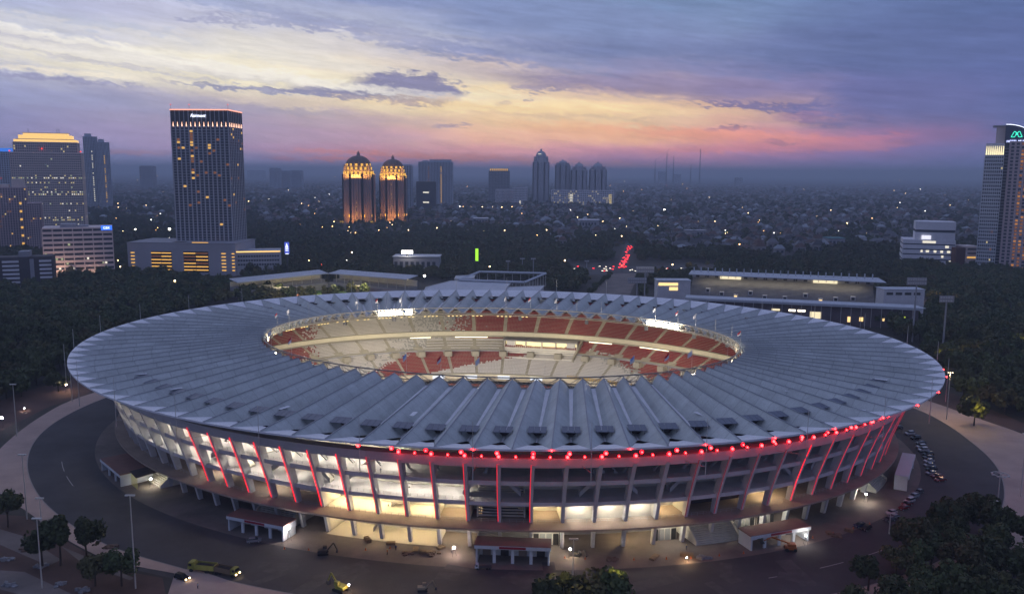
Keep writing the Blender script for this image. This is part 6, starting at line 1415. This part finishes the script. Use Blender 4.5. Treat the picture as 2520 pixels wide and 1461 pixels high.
# street lit trees at the right
gly=mat('leaf_lit_olive',(.16,.13,.02),.8,var=.3,vs=.4)
for x,y,s in ((2310,870,1.),(2372,860,.9),(2420,850,.7),(2495,838,.9),(2400,1010,1.1),(1695,648,.8),(1740,640,.6),(1965,650,.6)):
    p=P(x,y,7); p.z=0; o=tree(p,{2310:'yellow lamp lit tree nearest the right end of the roof',2372:'brightest yellow lamp lit tree in the right woodland',2420:'faint lamp lit tree in the right woodland',2495:'yellow lamp lit tree near the right edge',2400:'olive lit tree beside the right pavement',1695:'lamp lit tree left of the plaza traffic',1740:'small lamp lit tree at the cross road',1965:'small lamp lit tree behind the grandstand'}[x],None,s,'mid')
    point_lamp('tree_light',p+Vector((rnd.uniform(-1,1),-6.5,9.5)),900*s,(1,.75,.15),.4)
for x,y,pw in ((2290,728,5000),(2330,740,3000)): point_lamp('street_light',P(x,y,6),pw,(1,.55,.22),.6)
# ---------------------------------------------------------------- low houses of the city
mRf=[mat('roof_%s'%n,c,.85,var=.2,vs=.02) for n,c in (('brown',(.12,.07,.055)),('grey',(.16,.16,.17)),('dark',(.06,.06,.065)),('pale',(.30,.33,.36)))]; mWl=mat('house_wall',(.29,.275,.27),.85,var=.2,vs=.02)
def housearr():
    """unit house: walls and hipped roof, 1x1 footprint, wall height 1, ridge 1.5"""
    b=[(-.5,-.5),(.5,-.5),(.5,.5),(-.5,.5)]; e=.56
    V=[(x,y,0) for x,y in b]+[(x,y,1) for x,y in b]+[(x/.5*e,y/.5*e,.96) for x,y in b]+[(-.22,0,1.55),(.22,0,1.55)]
    Fq=[(0,1,5,4),(1,2,6,5),(2,3,7,6),(3,0,4,7),(8,9,13,12),(10,11,12,13),(9,10,13,13),(11,8,12,12)]
    return V,Fq
hV,hF=housearr()
def hmeshes(mr,big):
    mb=MB().use(mWl); mb.raw(hV[:8],hF[:4]); return mb.mesh('wall')
wallm=MB().use(mWl).raw(hV[:8],hF[:4]).mesh('wall'); roofm=[MB().use(M).raw(hV[8:],[(0,1,5,4),(2,3,4,5),(1,2,5),(3,0,4)]).mesh('roof') for M in mRf]
winm=MB().use(mGl).raw([(-.12,-.508,.3),(.12,-.508,.3),(.12,-.508,.7),(-.12,-.508,.7)],[(0,1,2,3)]).mesh('window')
hs=[]
y=1180.
while y<9000:
    sp=24+ (y-1180)*.0045
    x=-y*.64
    while x<y*.64:
        xx,yy=x+rnd.uniform(-.4,.4)*sp,y+rnd.uniform(-.4,.4)*sp
        xv,yv=projV(xx,yy,0)
        lim=553 if xv<1350 else (598 if xv<1600 else 616)
        dens=.78 if xv>900 else .62
        dens*= .3+1.0*hsh(round(xx/130),round(yy/170))
        if xv<620 and yv>500: dens*=.45
        if 820<xv<1010 and yv>520: dens=.0
        if yv<lim-14*math.sin(xv/110)-10*math.sin(xv/47+1) and rnd.random()<dens: hs.append((xx,yy,rnd.uniform(9,16)*(1+(yy>4000)*.8),rnd.uniform(8,14)*(1+(yy>4000)*.6),rnd.choice((4,6.5,7,9,11)),rnd.uniform(-.5,.5)+rnd.choice((0,PI/2)),rnd.choice((0,0,0,1,1,2,2,2,1,3))))
        x+=sp
    y+=sp*1.05
hs.sort(key=lambda h_:h_[1])
for i,(x,y,w,d,h,a,k) in enumerate(hs[:285]):
    o=empty('house',(x,y,0),a,label='low tiled house in the quarter beyond the dark trees',cat='house',group='low houses beyond the trees'); o.scale=(w,d,h)
    inst('wall',wallm,o); inst('roof',roofm[k],o); inst('window',winm,o,(-.23,0,0)); inst('window',winm,o,(.23,0,0))
H0=np.array(hV); Vs=[];Fs=[];mi=[]; off=0
for x,y,w,d,h,a,k in hs[285:]:
    c,s=math.cos(a),math.sin(a); X=H0[:,0]*w; Y=H0[:,1]*d; Vs.append(np.stack([X*c-Y*s+x,X*s+Y*c+y,H0[:,2]*h],1)); 
V=np.concatenate(Vs); n=len(hs)-285
fq=np.array([(0,1,5,4),(1,2,6,5),(2,3,7,6),(3,0,4,7),(8,9,13,12),(10,11,12,13),(9,10,13,9),(11,8,12,11)])
# triangles as degenerate quads would break shading: build quads and triangles separately
q6=fq[:6]; FQ=(q6[None]+np.arange(n)[:,None,None]*14).reshape(-1,4); MI=np.repeat(np.array([h_[6] for h_ in hs[285:]]),6); MI=MI.reshape(n,6); MI[:,:4]=4; MI[:,4:]=MI[:,4:]
link(bpy.data.objects.new('city_houses',npmesh('city_houses',V,FQ,mRf+[mWl],MI.reshape(-1))),label='mass of low houses fading into the haze',kind='stuff')
T3=np.array([(9,10,13),(11,8,12)]); FT=(T3[None]+np.arange(n)[:,None,None]*14).reshape(-1,3)
link(bpy.data.objects.new('city_roof_ends',npmesh('city_roof_ends',V,FT,mRf,np.repeat(np.array([h_[6] for h_ in hs[285:]]),2))),label='hipped roof ends of the low houses',kind='stuff')
ct=[]
y=2100.
while y<7000:
    sp=34+(y-2100)*.01; x=-y*.64
    while x<y*.64:
        if rnd.random()<1.3*(.25+hsh(round(x/200)+9,round(y/260))): ct.append((x+rnd.uniform(-.5,.5)*sp,y+rnd.uniform(-.5,.5)*sp,rnd.uniform(.9,1.7)))
        x+=sp
    y+=sp
v3=[crownarr(22,8,9,0.,4.0,5) for _ in range(6)]
massmesh('city_trees',ct,v3,22,'dark trees scattered among the far houses',mLeaf[:2])
y=1200.; ct=[]
while y<2100:
    x=-y*.62
    while x<y*.62:
        if rnd.random()<.92: ct.append((x+rnd.uniform(-12,12),y+rnd.uniform(-12,12),rnd.uniform(.6,1.1)))
        x+=26
    y+=26
massmesh('garden_trees',[t_ for t_ in ct if projV(t_[0],t_[1],0)[1]<612],v2,70,'garden trees between the low houses',mLeaf)
# ---------------------------------------------------------------- street lamps of the city
cols=[glow('city_lamp_amber',(1,.50,.18),14),glow('city_lamp_warm',(1,.66,.34),14),glow('city_lamp_white',(1,.9,.8),14),glow('city_lamp_red',(1,.08,.04),8),glow('city_lamp_green',(.2,1,.5),6)]
lmesh=[MB().use(M).sphere((0,0,0),1,6,4).mesh('lamp') for M in cols]; pmesh=MB().use(mSteelD).tube((0,0,0),(0,0,1),.14,n=4).mesh('post')
names=['amber','warm','white','red','green']
def lamp(x,y,c,r,h=9,grp='street lamps of the far city'):
    p=P(x,y,h); o=empty('street_lamp',(p.x,p.y,0),0,label='%s street lamp shining in the far city'%names[c],cat='street lamp',group=grp+' (%s)'%names[c])
    q=inst('lamp',lmesh[c],o,(0,0,h)); q.scale=(r,)*3; q=inst('post',pmesh,o); q.scale=(1,1,h-r)
ex=[(640,492,1,1.3),(612,494,1,1.),(702,500,1,.9),(665,497,1,.9),(742,500,1,1.),(775,485,2,.9),(760,505,0,.8),(1078,494,1,.9),(1112,506,1,1.),(1132,507,2,.9),(1160,508,1,1.),(1187,508,1,1.),(1211,508,1,1.),(1235,509,1,1.),(1260,508,0,1.),(1285,507,1,.9),(1613,516,2,2.4),(1635,516,2,2.4),(1446,527,1,1.),(1500,532,1,.9),(1525,536,1,1.),(1421,534,1,1.),(1600,550,4,1.2),(1420,555,1,.9),(1466,578,1,.9),(1530,580,1,.9),(1542,556,1,.9),(1720,544,1,1.1),(1785,566,2,.9),(1790,572,1,.9),(1820,600,0,1.),(1786,598,2,.8),(1866,603,1,1.),(1874,600,1,.9),(1540,563,1,.9),
 (1345,565,1,.9),(1300,548,0,.8),(1075,560,1,.9),(1005,565,1,.8),(932,565,0,.9),(965,552,1,.7),(1137,570,1,.9),(1190,567,1,.9),(1215,570,1,.9),(1242,566,1,.9),(875,572,0,.9),(793,558,0,.9),(866,620,1,1.),(853,640,2,.9),(1045,678,2,1.4),(818,556,0,.9),(333,564,2,2.),(417,563,2,2.6),(417,585,2,.8),(290,640,0,.8),(296,655,1,.7),(620,652,1,.9),(430,690,1,1.),(2265,465,2,3.2),(2228,475,1,1.6),(2200,468,1,1.4),(2165,480,0,2.8),(2325,472,0,1.4),(2383,492,1,1.2),(2389,545,1,1.3),(2325,478,1,1.),(2010,532,1,1.3),(2085,548,1,1.2),(2160,490,0,1.),(2290,462,1,1.),(2338,504,1,.9),(1878,465,1,1.4),(1850,482,1,1.),(1905,466,0,1.),(1950,430,1,1.5),(2040,470,0,1.2),(2100,466,1,1.),(1535,470,0,1.6),(1560,468,0,1.2),(1580,466,0,1.3),(1605,462,1,1.4),(1503,456,0,1.2),(1640,455,3,1.6),(1690,463,0,1.3),(1745,452,0,1.1),(1990,450,1,1.2),(2130,452,1,1.2),(505,470,2,.8),(530,500,1,.8),(510,520,2,.8),(372,540,2,1.1),(300,535,1,.9),(290,500,1,1.1),(395,525,2,.8),(388,560,0,.8),(405,600,2,.8),(1655,650,1,.9),(1390,640,1,.9),(1530,652,3,.8),(1620,665,1,.8),(1205,655,1,.8),(1045,640,0,.6),(905,640,0,.9),(760,640,0,.7),(790,650,3,.8)]
for x,y,c,r in ex: lamp(x,y,c,r*(.85 if y>520 else 1.1))
for i in range(165):
    y=430+ (rnd.random()**1.3)*150; x=rnd.uniform(610,2420) if rnd.random()<.85 else rnd.uniform(275,410)
    if 415<x<605: continue
    dd=abs(HC/ray(x,y).z*ray(x,y).y); lamp(x,y,rnd.choice((0,0,1,1,1,2)),max(.35,dd/1700*rnd.uniform(.28,.7)))
for i,x in enumerate((672,679,688,700,712,722,736)): lamp(x,451,0 if i%2 else 3,3.2)
